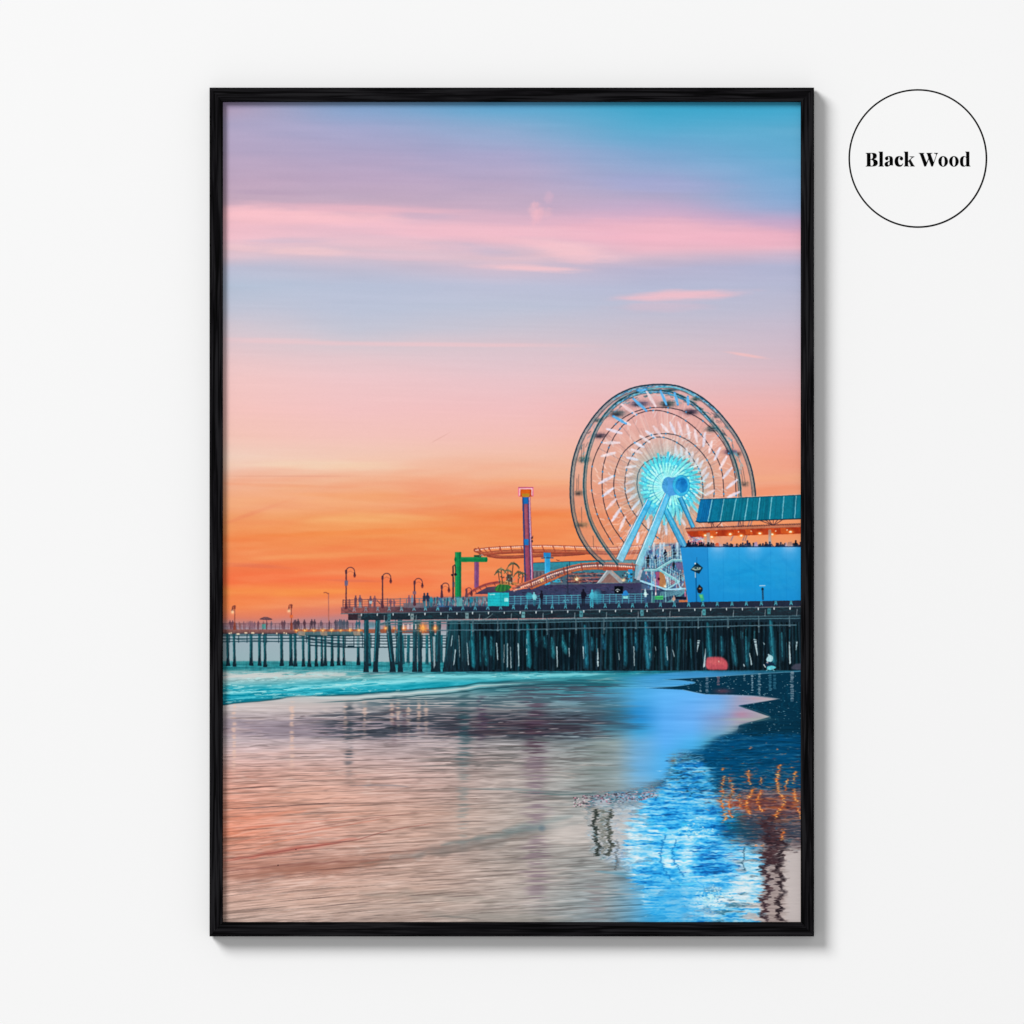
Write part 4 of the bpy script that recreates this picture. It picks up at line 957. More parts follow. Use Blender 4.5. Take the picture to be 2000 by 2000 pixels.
    for x in (742, 757, 772, 822, 873, 924, 972, 1013, 1068, 1125, 1180, 1242, 1302, 1364, 1422, 1482, 1542):
        S.line((x, yd(x) + 8), (x + rs.uniform(-1, 1), yd(x) + rs.uniform(42, 56)), 2.3, '45616c', .85); S.line((x - .7, yd(x) + 8), (x - .7, yd(x) + 44), .8, '8098a0', .6)
        S.ell(x, yd(x) + 45, 2.2, 1.2, '7c949c', .7)
    for x in (980, 1072, 1185, 1290, 1310, 1352, 1420): S.line((x, yd(x) + 26), (x, yd(x) + rs.uniform(40, 60)), 1.4, '33505c', .7)
    # amber lamps glimpsed below
    for x, r in ((753, 2.6), (770, 1.8), (789, 2.8), (826, 5.2), (850, 3.2)):
        S.glow(x, 1227, r * 1.8, 'ff7a30', .8); S.glow(x, 1227, r * .8, 'ffd888', .95)
    for a in np.linspace(0, np.pi, 5)[:4]: S.line((826 - 9 * np.cos(a), 1227 - 9 * np.sin(a)), (826 + 9 * np.cos(a), 1227 + 9 * np.sin(a)), 1.0, 'ffa040', .75)
    for x in (788, 797, 805, 812): S.rect(x - 1.2, 1219, x + 1.2, 1229, 'e4d0cc', .8)
    # girders under the deck
    S.poly([(680, 1197), (1570, yd(1570) + 8), (1570, yd(1570) + 24), (744, 1211), (680, 1211)], '1f2c36')
    for k in range(260):
        x = rs.uniform(684, 1566); S.line((x, yd(x) + rs.uniform(9, 20)), (x + rs.uniform(4, 22), yd(x) + rs.uniform(9, 20)), 1.3, ['16222c', '24404a', '1c4c56', '2c2630'][rs.randint(4)], .5)
    S.poly([(680, 1197), (698, 1197), (698, 1210), (680, 1210)], '3c2830', .8)
    # deck edge: reddish at the lit left end, blue-black to the right
    for x in range(L, 1570, 4):
        t = np.clip((x - 700) / 180, 0, 1); c = hexc('8c5250') * (1 - t) + hexc('232c40') * t
        S.poly([(x, yd(x) - 5), (x + 4.2, yd(x + 4) - 5), (x + 4.2, yd(x + 4) + 6.8), (x, yd(x) + 6.8)], c)
    S.strand([(L, yd(L) - 5), (1330, yd(1330) - 5)], .9, '5a6878', .6); S.strand([(L, yd(L) + 7.4), (1000, yd(1000) + 7.6), (1570, yd(1570) + 7.6)], 1.5, '506c78', .9)
    for k in range(120):
        x = rs.uniform(L, 1560); S.line((x, yd(x) + rs.uniform(-3, 5)), (x + rs.uniform(3, 12), yd(x) + rs.uniform(-3, 5)), .9, '1a2434', .35)
    bx = [692, 714.5, 738, 760, 784, 808.5, 831, 855, 880, 904, 928, 952.7, 977.8, 1002.6, 1027.8, 1052.9, 1078.4, 1104.5, 1129.7, 1155.8, 1182, 1209, 1235.5, 1262.5, 1290, 1317, 1345, 1373, 1401, 1429.6, 1457.8, 1486.8, 1515, 1545]
    for x in bx:
        t = np.clip((x - 700) / 160, 0, 1); c = hexc('9a8c98') * (1 - t) + hexc('50b4c4') * t; y = yd(x)
        S.rect(x - 2.0, y - 4.5, x + 2.0, y + 1, c, .8); S.line((x - 1.4, y + .5), (x - 2.3, y + 3.2), 1.7, c, .9); S.line((x + 1.4, y + .5), (x + 2.3, y + 3.2), 1.7, c, .9)
        S.ell(x, y - 2, .8, 1.2, '1c3c50', .7)
    for i, x in enumerate(np.arange(706, 1562, 31)):
        y = yd(x) + 8; S.poly([(x - 1.3, y), (x + 1.3, y), (x + .9, y + 4.6), (x - .9, y + 4.6)], 'c8d4d8', .95)
        if i % 2: S.line((x + 14, y + 4), (x + 13, y + 16), 1.1, 'a0b4bc', .85)
    for x, c in ((805, '9fb4b4'), (912, '8fb4b8'), (1022, '7cc0c4'), (1135, '58a8b4'), (1254, '5aa8b4'), (1375, '58b8c0'), (1502, '3f9098'), (702, '7a6c70'), (760, '3a7880')):
        y = yd(x) + 9; S.rect(x - 3.4, y, x + 3.4, y + 12, c, .75); S.rect(x - 1.6, y + 4, x + 1.6, y + 7, '24404c', .6)
    S.strand([(942, 1210), (952, 1207), (962, 1199)], 1, '8aa4a8', .8)
    # railing
    def yr(x): return 1172 - (x - 670) * .0205
    xs = list(np.arange(670, 1262, 12.4))
    for k, o in enumerate((0, 4.4, 8.8, 13.2)):
        for x in range(670, 1258, 12):
            t = np.clip((x - 720) / 180, 0, 1); c = hexc('6a4450') * (1 - t) + hexc('5cb4c4') * t
            S.line((x, yr(x) + o), (x + 12, yr(x + 12) + o), 1.3 if k == 0 else .9, c, .95)
    for i, x in enumerate(xs):
        t = np.clip((x - 720) / 180, 0, 1); c = hexc('5e3c48') * (1 - t) + hexc('4aa0b4') * t
        S.line((x, yr(x) - (1 if i % 2 else 0)), (x, yd(x) - 5), 1.4, c)
    for x in (676, 680, 684): S.line((x, yr(x)), (x, yd(x) - 5), 1.0, '6a4450')
    # people on the deck
    for u, v, c, lg in [(350, 530, '6a4450', '5c4654'), (408, 528, '6e5060', '6c8c9c'), (535, 538, '6a4c5c', '58505e'), (590, 535, '84545c', '6a4c5a'), (792, 572, '7c5260', '6a5060'), (838, 588, '7a5260', '6a5060'),
                        (1025, 528, '80586a', '50606e'), (1062, 530, '7a8aa0', '50788a'), (1210, 500, '2c3448', '2a6a80'), (1262, 498, '26304a', '2c5a70')]:
        x, y = T5(u, v); person(S, x, 1186.5, 1186.5 - y, c, lg, seed=u)
    S.poly([T5(520, 600), T5(560, 600), T5(556, 640), T5(524, 640)], 'a8bcc4', .9)
    S.line(T5(625, 600), T5(670, 650), 1.6, '50404c')
    S.poly([T5(950, 628), T5(1210, 628), T5(1210, 690), T5(950, 690)], '6c6470', .85)
    for u, v, c in ((1385, 560, '1a72c8'), (1480, 565, '1c4c80')): S.poly([T5(u, v), T5(u + 90, v), T5(u + 92, v + 118), T5(u + 5, v + 118)], c, .92)
    S.poly([T5(1475, 625), T5(1530, 625), T5(1530, 660), T5(1475, 660)], '14283c')
    S.poly([(838, 1167), (958, 1164), (958, 1184), (838, 1186)], '4a5870', .72, soft=1.5)
    for k in range(260):
        x = rs.uniform(840, 960); S.line((x, rs.uniform(1166, 1180)), (x + rs.uniform(-1, 1), rs.uniform(1170, 1184)), rs.uniform(1, 2.4), ['2c6c80', '8ab4bc', 'b09aa0', '1c3448', '3a98a8', '705868'][rs.randint(6)], .7)
    for u in (1300, 1640, 1800): person(S, T5(u, 0)[0], 1185, 20, '2a88a0', '2a6c80', seed=u)
    S.rect(892, 1168, 903, 1184, '5aa8ac', .8)
    S.rect(952.7, 1157.6, 994, 1183.7, '24bcc4'); S.rect(952.7, 1157.6, 994, 1183.7, '18a0b0', .3)
    for y in (1163, 1169, 1175): S.line((953, y), (994, y), .9, '1590a4', .8)
    S.rect(985, 1168, 992.5, 1175, 'a8e8e8', .9); S.line((978, 1158), (978, 1184), 1, '1590a4'); S.pline([(957, 1161), (966, 1161)], 1.2, 'd8f4f0')
    for u, v, c, lg in [(880, 1265, '7ac8d0', '2a6478'), (955, 1248, '1c1c2c', '202c40'), (1392, 1232, '181828', '1c2434'), (1480, 1240, '48b4cc', '3aa4bc')]:
        x, y = T3(u, v); person(S, x, 1183, 1183 - y, c, lg, seed=u)
    S.ell(*T3(1540, 1320), 8.5, 13, '2c98b0', .6, soft=2.5); S.ell(*T3(825, 1310), 7, 7, '3ab0c4', .75, soft=1.6); S.ell(*T3(1510, 1300), 5, 8, '52bcd0', .55, soft=2)
    S.poly(spline([T3(1800, 1300), T3(1815, 1262), T3(1832, 1250), T3(1852, 1265), T3(1862, 1300)], 5, True), '2a86d0'); S.rect(*T3(1808, 1308), *T3(1858, 1338), '88dce0')
    S.rect(*T3(1718, 1205), *T3(1806, 1282), '0c1018'); S.strand([T3(1730, 1250), T3(1750, 1238), T3(1775, 1250)], 1.2, 'd0e0e0'); S.ell(*T3(1750, 1262), 1.6, 1.2, 'd8e4e4')
    for u, v in ((1190, 1372), (1225, 1362), (1760, 1380)):
        S.strand([T3(u - 12, v), T3(u, v - 16), T3(u + 14, v)], 1.0, '5cb8c4')
    # the lamps in a row
    for u, vt, r, vb in ((232, 183, 8.3, 700), (690, 258, 8.0, 690), (1093, 322, 7.6, 660), (1435, 380, 7.0, 560)):
        x, y = T5(u, vt); lamp(S, x, y, T5(0, vb)[1], r, 1)
    S.rect(*T5(212, 348), *T5(256, 410), '6a6484', .9); S.rect(*T5(1068, 480), *T5(1114, 520), '8a6474', .9)
    lamp(S, *T5(1745, 440), 1166, 5, 1, '6a4048', w=1.6)
    S.line((885, 1106), (885, 1168), 2.6, '241c2c'); S.strand([(885, 1112), (885.5, 1106), (888, 1103), (890, 1108), (890, 1118)], 1.3, '241c2c'); S.ell(883, 1123, 2, 2, '1c1c28'); S.ell(889.5, 1122, 2.6, 3, '1c1c28'); S.rect(883.5, 1137, 887.5, 1146, '504858')

def paint_strand_people(S):
    # red blur of a coat and a crouching figure at the water's edge
    S.poly(spline([(1380, 1286), (1392, 1283), (1410, 1284), (1420, 1293), (1420, 1307), (1404, 1308), (1381, 1306)], 6, True), 'cc5560', .92, soft=1.2)
    S.poly(spline([(1385, 1290), (1400, 1288), (1414, 1292), (1412, 1298), (1390, 1297)], 6, True), 'dc6a6c', .6, soft=1.5)
    S.ell(1404, 1292, 1.1, 2, 'f4c8b8', .8)
    S.ell(1501.5, 1279, 1.8, 2, '9fc4cc'); S.poly(spline([(1499, 1283), (1505, 1279), (1510, 1284), (1508, 1291), (1500, 1293), (1497, 1289)], 5, True), 'a8d4dc')
    S.poly(spline([(1495, 1296), (1500, 1292), (1510, 1295), (1514, 1302), (1504, 1304), (1496, 1301)], 5, True), '142c44')
    S.poly(spline([(1498, 1303), (1506, 1300), (1516, 1303), (1508, 1308), (1500, 1308)], 5, True), '5ec4d0'); S.line((1497, 1310), (1503, 1304), 1.6, '8cc8d0'); S.line((1512, 1310), (1507, 1305), 1.6, '7ab0bc')
    S.line((1492, 1298), (1495, 1303), 1.6, 'd0dce0'); S.ell(1499, 1294, 1.8, 1.5, 'c8b0b0', .8)
    S.poly(spline([(1546, 1306), (1551, 1298), (1560, 1296), (1568, 1298), (1568, 1308)], 5, True), '4a4a5c', .85, soft=1)

# ---------------------------------------------------------------- water and wet sand
SANDX = [435, 600, 800, 1000, 1180, 1300, 1400, 1562]
SAND = [
 (1296, '2f8892 2f8892 2a808c 227888 1c6a7c 1a5a70 185068 184858'), (1312, '4f9ea4 6aa8ac 4a98a4 3a98a8 2a8898 2a80a8 2c78a4 20506c'),
 (1335, '7fb8bc 6ab4bc 4ab0c0 4fa0a8 3f8c98 48a4d4 58a8e0 1c4458'), (1360, 'c0bebd b8bcbc 8fa4a8 6f949c 4f98b0 5aaeea 78a8e0 1a3a4c'),
 (1380, 'cfc4c2 cfc3c1 b7b0b2 93989c 628896 58aef0 86a4dc 163848'), (1402, 'b9aeb2 b5abb0 98949a 716c76 4a6a7c 5ab0f2 8a9cc4 123c50'),
 (1425, 'a59aa4 9c94a0 7c7c88 686672 5c727e 5cb0f2 8ab0d4 0e4058'), (1445, 'b9b2b9 bbb3b9 b0aab0 929498 7f959c 5ab2f0 6ab4dc 0e4862'),
 (1475, 'cdb6b4 cab6b4 baafb0 a7a3a3 8f9c9c 58b6f0 50a8d4 0f5070'), (1510, 'd3a699 ceab9f bfa8a2 aba5a2 9aa3a2 66b2e0 58a8d8 105274'),
 (1550, 'd59c89 cfa593 c2a79d aea7a3 9aa5a6 7ab0d0 60a8d8 305878'), (1590, 'da967d cfa08d c5a798 b0a8a1 9fa8a8 8ab4cc 70b0d8 605058'),
 (1630, 'dc8f72 cda08f c3a89a ada69f b8b4b0 8ab8d4 70b8e0 5a4c50'), (1665, 'd09a86 c59e8f b8a094 a9a39d a9aaa8 70b4dc 60b4e4 6a5c5c'),
 (1695, 'b58271 b58a7b b39e92 ada59e a2a8a8 60b4e4 50b4e8 847478'), (1720, 'c7a293 cbab9c c0aa9d b2a9a2 9ca4a6 4fb0e6 50b4e8 b8acac'),
 (1760, 'c5a99b c2a99a b8a99d aaa59f 8f9da2 44aeea 58b4e4 c4b8b6'), (1804, 'bba99e b5a49a a89e96 a39f99 8698a0 3cacea 58b4e4 c0b4b2')]

def paint_water(X, Y, S, R):
    base = ctable(SANDX, SAND, X, Y)
    # shore-parallel grain: long streaks that climb to the right towards the lower left of the sheet
    Ys = Y + (.012 + .105 * sstep(1420, 1720, Y)) * 620 * (1 - np.exp(-(X - 435) / 620))
    n1 = fbm(X / 95, Ys / 2.6, 70, 3) - .5
    n2 = fbm(X / 38, Ys / 1.7, 75, 2) - .5
    n3 = fbm(X / 240, Ys / 12, 80, 3) - .5
    n4 = fbm(X / 160, Ys / 5, 85, 3) - .5
    wet = base * (1 + (sstep(1150, 800, X) * sstep(1380, 1430, Y))[..., None] * np.array([.07, .015, .005], np.float32))
    amp = .07 + .10 * sstep(1370, 1400, Y) * sstep(1480, 1440, Y) * sstep(560, 800, X)
    wet += (n1 * amp * 1.5 + n2 * amp * .55 + n3 * .09)[..., None]
    wet += (np.clip(n4, 0, 1) * .55)[..., None] * (hexc('f08a68') - wet) * (sstep(900, 440, X) * sstep(1500, 1600, Y) * sstep(1700, 1660, Y))[..., None]
    def ridge(fx, fy, seed, sharp):
        return np.clip(1 - np.abs(2 * fbm(X / fx, Ys / fy, seed, 2) - 1) * sharp, 0, 1)
    rg = blur(ridge(100, 9, 301, 5) * sstep(.40, .66, vnoise(X / 130, Ys / 24, 305)) + .8 * ridge(60, 6, 311, 4.5) * sstep(.42, .7, vnoise(X / 90, Ys / 17, 315)), 2.0, .5)
    fine = blur(sstep(.52, .70, fbm(X / 34, Ys / 3.4, 341, 2)), 1.5, .4)
    wet *= (1 - np.clip(rg, 0, 1) * .16 * sstep(1372, 1420, Y) * (1 - .35 * sstep(1690, 1740, Y)))[..., None]
    wet *= (1 - fine * .08 * sstep(1372, 1400, Y))[..., None]
    rl = blur(ridge(80, 8, 321, 5.5) * sstep(.46, .7, vnoise(X / 110, Ys / 20, 325)), 2, .5)
    wet += (hexc('f2ddd2') - wet) * (rl * .30)[..., None]
    wet += ((vnoise(X / 34, Ys / 1.7, 351) - .5) * .10 + (vnoise(X / 15, Ys / 1.3, 353) - .5) * .07)[..., None] * (sstep(1372, 1410, Y))[..., None]
    wet += ((hexc('e6c9c0') - wet) * .13 * (sstep(1440, 1500, Y) * sstep(1250, 900, X))[..., None])
    rip = sstep(.62, .80, fbm(X / 120, Ys / 3.0, 88, 2))
    wet *= (1 - rip * .17 * sstep(1380, 1500, Y))[..., None]
    # mirrored dark band of the deck, broken in ripples
    def band(y0, y1, x0, x1, col, al, fs=3.2, seed=0, th=.5):
        m = sstep(y0 - 10, y0 + 4, Y) * sstep(y1 + 10, y1 - 4, Y) * sstep(x0 - 40, x0 + 60, X) * sstep(x1 + 50, x1 - 20, X)
        nn = fbm(X / 48, Ys / (fs * 1.3), 90 + seed, 3)
        m = m * sstep(th - .06, th + .09, nn) * al
        wet[...] = wet + (hexc(col) - wet) * m[..., None]
    band(1404, 1440, 400, 800, '8a808e', .5, 5, 1, .45); band(1385, 1392, 650, 1250, '4c5660', .7, 2.2, 2, .45); band(1395, 1440, 620, 1290, '39424e', .85, 2.2, 3, .46)
    band(1360, 1380, 700, 1200, '3f5a66', .8, 1.8, 4, .48); band(1408, 1432, 880, 1290, '3a2c38', .6, 2.4, 5, .42); band(1455, 1500, 820, 1200, '5c5c5c', .55, 2.6, 6, .55)
    band(1330, 1352, 930, 1290, '1f5564', .8, 1.8, 7, .46); band(1340, 1366, 980, 1200, '4a4858', .7, 1.5, 8, .48); band(1440, 1475, 400, 900, 'd8c4c4', .35, 2.4, 9, .5)
    band(1500, 1560, 1130, 1230, '6c7a78', .6, 3, 10, .45)
    # vertical reflections of posts and tower
    def column(x0, w, y0, y1, col, al, seed=0, rag=5):
        xc = x0 + (fbm(Y / 5, Y * 0, 120 + seed, 3) - .5) * rag * 3
        m = np.exp(-np.abs((X - xc) / (w * (.6 + 1.1 * vnoise(Y / 4, Y * 0, 400 + seed)))) ** 2.6) * sstep(y0 - 12, y0 + 12, Y) * sstep(y1 + 40, y1 - 40, Y)
        m = m * (.12 + .88 * sstep(.38, .58, fbm(X / 40, Ys / 3.2, 130 + seed, 2))) * al
        wet[...] = wet + (hexc(col) - wet) * m[..., None]
    column(906, 11, 1335, 1490, '28505a', .6, 1); column(905, 9, 1480, 1640, '7c8c8c', .45, 2); column(1046, 17, 1365, 1500, '4a3044', .62, 3); column(1048, 19, 1480, 1760, '7e6878', .55, 4)
    column(941, 8, 1360, 1440, '4a3a50', .7, 5); column(682, 7, 1375, 1500, '2c3c48', .7, 6, 2); column(770, 6, 1370, 1440, '5c4450', .55, 7, 2); column(790, 5, 1370, 1430, '5a4450', .5, 8, 2)
    column(1176, 22, 1440, 1545, '6a7672', .65, 9); column(1165, 16, 1720, 1800, '8c8284', .6, 10); column(1260, 30, 1430, 1550, '70b0d8', .4, 11, 8)
    for k, x in enumerate((457, 570, 674, 712, 765, 778, 798, 818, 832)):
        column(x, 3.6, 1372, 1400 + (100 if k < 2 else 20), 'ecc4b0', .6, 20 + k, 1.5)
    # long dark ripples drawn one by one, as the sea left them
    W = Sheet(wet, AH - wet.shape[0]); rs = np.random.RandomState(61)
    def rip_line(p, w, col, al): W.ripple(p, w, col, al, .6 + w * .12)
    for p, w, c, al in [([(433, 1683), (520, 1668), (620, 1650), (700, 1636)], 10, 'c8685a', .6), ([(433, 1684), (560, 1661), (690, 1641), (760, 1622), (860, 1606)], 2.4, '8c4a44', .7), ([(433, 1650), (520, 1636), (640, 1618), (760, 1597)], 3, 'c87460', .55),
                        ([(520, 1632), (640, 1612), (740, 1596), (840, 1584)], 1.6, '7c4c48', .6), ([(433, 1662), (500, 1656), (560, 1640), (640, 1630)], 4, 'dc8468', .5), ([(433, 1712), (560, 1700), (660, 1694), (760, 1680)], 26, '94604f', .6), ([(433, 1690), (600, 1682), (760, 1668), (900, 1650)], 22, 'a87868', .4), ([(760, 1676), (900, 1655), (1040, 1628), (1130, 1608)], 26, '6c7070', .45), ([(433, 1600), (500, 1596), (600, 1582)], 9, 'dc8468', .45), ([(433, 1625), (480, 1620), (580, 1606)], 8, 'd87c60', .45), ([(700, 1745), (860, 1752), (1000, 1762)], 22, '8c867e', .35), ([(820, 1782), (960, 1792), (1120, 1796)], 24, '84847e', .35), ([(433, 1475), (560, 1470), (700, 1466)], 14, 'dcb4a8', .35),
                        ([(433, 1702), (540, 1692), (600, 1688), (720, 1680), (830, 1676)], 5, '7c4c44', .5), ([(700, 1688), (820, 1672), (900, 1660), (1000, 1640), (1080, 1625)], 9, '786c66', .55), ([(860, 1650), (960, 1632), (1060, 1618), (1140, 1606)], 13, '64787a', .5),
                        ([(433, 1542), (520, 1536), (620, 1533)], 1.6, '54403f', .8), ([(433, 1580), (560, 1574), (680, 1566)], 2.2, '5c4442', .8), ([(560, 1572), (760, 1568), (840, 1570)], 1.5, '5c4a48', .7), ([(433, 1618), (560, 1610), (700, 1596)], 2.4, 'c07060', .6),
                        ([(680, 1535), (740, 1533), (800, 1537)], 3.2, '5c6470', .6), ([(640, 1486), (740, 1484), (860, 1478)], 1.6, '50403f', .7), ([(840, 1490), (960, 1482), (1060, 1484)], 1.4, '50484a', .6), ([(433, 1438), (560, 1436), (640, 1430)], 1.4, '5c5058', .5),
                        ([(900, 1540), (1000, 1542), (1100, 1548), (1180, 1552)], 6, '6c8488', .5), ([(1000, 1546), (1090, 1552), (1170, 1549)], 3, '2c5458', .6), ([(980, 1622), (1050, 1612), (1120, 1596)], 20, '6f8c90', .45), ([(1160, 1700), (1240, 1712), (1290, 1730)], 10, '50a0c0', .5),
                        ([(470, 1790), (540, 1796), (620, 1800)], 1.4, '8c7c74', .7), ([(760, 1748), (860, 1742), (960, 1748)], 1.6, '84746c', .6), ([(820, 1792), (880, 1790), (940, 1796)], 3, '6c6c6a', .6)]:
        rip_line(p, w, c, al)
    for k in range(420):
        x = rs.uniform(433, 1150); y = rs.uniform(1385, 1802); L = rs.uniform(30, 150); s = -(.012 + .105 * sstep(1420, 1720, y)) * np.exp(-(x - 435) / 620); b = rs.uniform(-2, 2)
        c, al = (('5a4a4a', rs.uniform(.12, .45)) if rs.rand() < .6 else ('e8d4cc', rs.uniform(.1, .35)))
        rip_line([(x, y), (x + L * .5, y + s * L * .5 + b), (x + L, y + s * L)], rs.uniform(.8, 2.2), c, al)
    for k in range(620):
        x = rs.uniform(433, 1190); y = [rs.uniform(1385, 1802), rs.uniform(1395, 1570)][k % 2]; L = rs.uniform(18, 120) * (.6 if y < 1450 else 1); s_ = -(.012 + .105 * sstep(1420, 1720, y)) * np.exp(-(x - 435) / 620)
        W.ripple([(x, y), (x + L * .5, y + s_ * L * .5 + rs.uniform(-1, 1)), (x + L, y + s_ * L)], rs.uniform(.7, 1.5), ['3c3234', '5c4440', '2c3034'][rs.randint(3)], rs.uniform(.12, .42), .4)
    for k in range(160):
        x = rs.uniform(560, 1180); y = rs.uniform(1388, 1446); L = rs.uniform(12, 60)
        W.ripple([(x, y), (x + L * .5, y - .5), (x + L, y - 1)], rs.uniform(.8, 2), ['16202a', '0f1820', 'd8d0d0', '2a2028'][rs.randint(4)], rs.uniform(.3, .75), .4)
    W.ell(1059, 1618, 6, 5, '3c5c70', .6, soft=3); W.glow(1105, 1625, 42, 'd4cac4', .8, 22); W.glow(1180, 1615, 60, 'd0c8c4', .6, 30)
    W.ell(543, 1690, 1, 1.2, '2a1c1c'); W.ell(578, 1659, .9, .9, '2a1c1c')
    # ---- surf, behind the wet sand
    surf = ctable([435, 800, 1200, 1562], [(1292, '4a9aa0 479aa2 2a7888 20485c'), (1300, '2a8890 2c8c96 1c7888 1c4c60'), (1312, '4a9ca2 3494a0 1f8494 1e6c8c'), (1322, 'b4c4c4 58a8ac 4cb0c0 2f86ac'),
                   (1334, '8cc0c4 1fa4b8 58b8c8 3a94c0'), (1346, '1ca4b8 22a4b8 5098a4 4aa4e0'), (1362, '1494ac 1c9cb4 5098a4 58aef0'), (1380, '0f88a0 1a98b0 5098a4 58aef0')], X, Y)
    ys = Y + .045 * (X - 435)
    m1 = fbm(X / 50, ys / 3.2, 140, 3) - .5; m2 = fbm(X / 14, ys / 2.0, 144, 3) - .5
    surf += (m1 * .20 + m2 * .14)[..., None]
    foamband = lambda yc, h, seed, th: sstep(1, 0, np.abs(Y - yc) / h) * sstep(th - .12, th + .12, fbm(X / 26, ys / 2.2, seed, 4))
    f = foamband(1318 + (X - 435) * -.004, 13, 150, .42) * sstep(900, 600, X); surf += (hexc('d8d4d0') - surf) * (f * .85)[..., None]
    f = foamband(1353 - (X - 435) * .062, 8, 154, .40); surf += (hexc('9ce4ea') - surf) * (f * .9 * sstep(960, 760, X))[..., None]
    f = foamband(1366 - (X - 435) * .062, 8, 158, .58); surf += (hexc('66d0dc') - surf) * (f * .7 * sstep(900, 600, X))[..., None]
    f = foamband(1322 - (X - 760) * .012, 7, 162, .4) * sstep(700, 820, X) * sstep(1215, 1140, X); surf += (hexc('84d8e0') - surf) * (f * .9)[..., None]
    f = sstep(1, 0, np.abs(Y - (1371 - (X - 435) * .064)) / 3) * sstep(1000, 700, X); surf += (hexc('0c6c80') - surf) * (f * .7)[..., None]
    brk = sstep(.50, .62, fbm(X / 11, ys / 2.6, 172, 3)) * sstep(.42, .6, fbm(X / 60, ys / 7, 174, 2)) * sstep(1312, 1318, Y)
    surf += (hexc('b8e6e6') - surf) * (brk * .55)[..., None]
    brk = sstep(.55, .66, fbm(X / 22, ys / 2.2, 176, 3)) * sstep(1340, 1350, Y); surf += (hexc('0a7488') - surf) * (brk * .5 * sstep(900, 600, X))[..., None]
    # far swell lines
    f = sstep(.55, .75, fbm(X / 34, Y / 1.6, 166, 2)) * sstep(1288, 1296, Y) * sstep(1316, 1306, Y); surf += (hexc('1a6470') - surf) * (f * .5)[..., None]
    shore = np.interp(X[0], [430, 520, 560, 700, 800, 880, 960, 1050, 1130, 1200, 1600], [1377, 1368, 1362, 1356, 1349, 1341, 1332, 1327, 1322, 1316, 1312])[None, :] + (fbm(X / 30, X * 0, 170, 2) - .5) * 3
    top = np.interp(X[0], [430, 700, 760, 900, 1200, 1570], [1290, 1293, 1300, 1309, 1309, 1308])[None, :]
    # keep piles in front of the surf: only fill below each waterline
    # sea seen between the piles is painted before the piles, see compose()
    mw = sstep(-1, 1.5, Y - shore)
    low = surf * (1 - mw[..., None]) + wet * mw[..., None]
    line = np.exp(-((Y - shore) / 1.6) ** 2) * sstep(1180, 900, X)
    low += (hexc('14505c') - low) * (line * .75)[..., None]
    line = np.exp(-((Y - shore - 6 + 6 * sstep(700, 560, X)) / 2.6) ** 2) * sstep(520, 640, X) * sstep(1120, 880, X); low += (hexc('cfdcda') - low) * (line * .8)[..., None]
    line = np.exp(-((Y - shore - 12) / 1.1) ** 2) * sstep(600, 680, X) * sstep(1150, 950, X); low += (hexc('1c4a54') - low) * (line * .8)[..., None]
    return surf, low

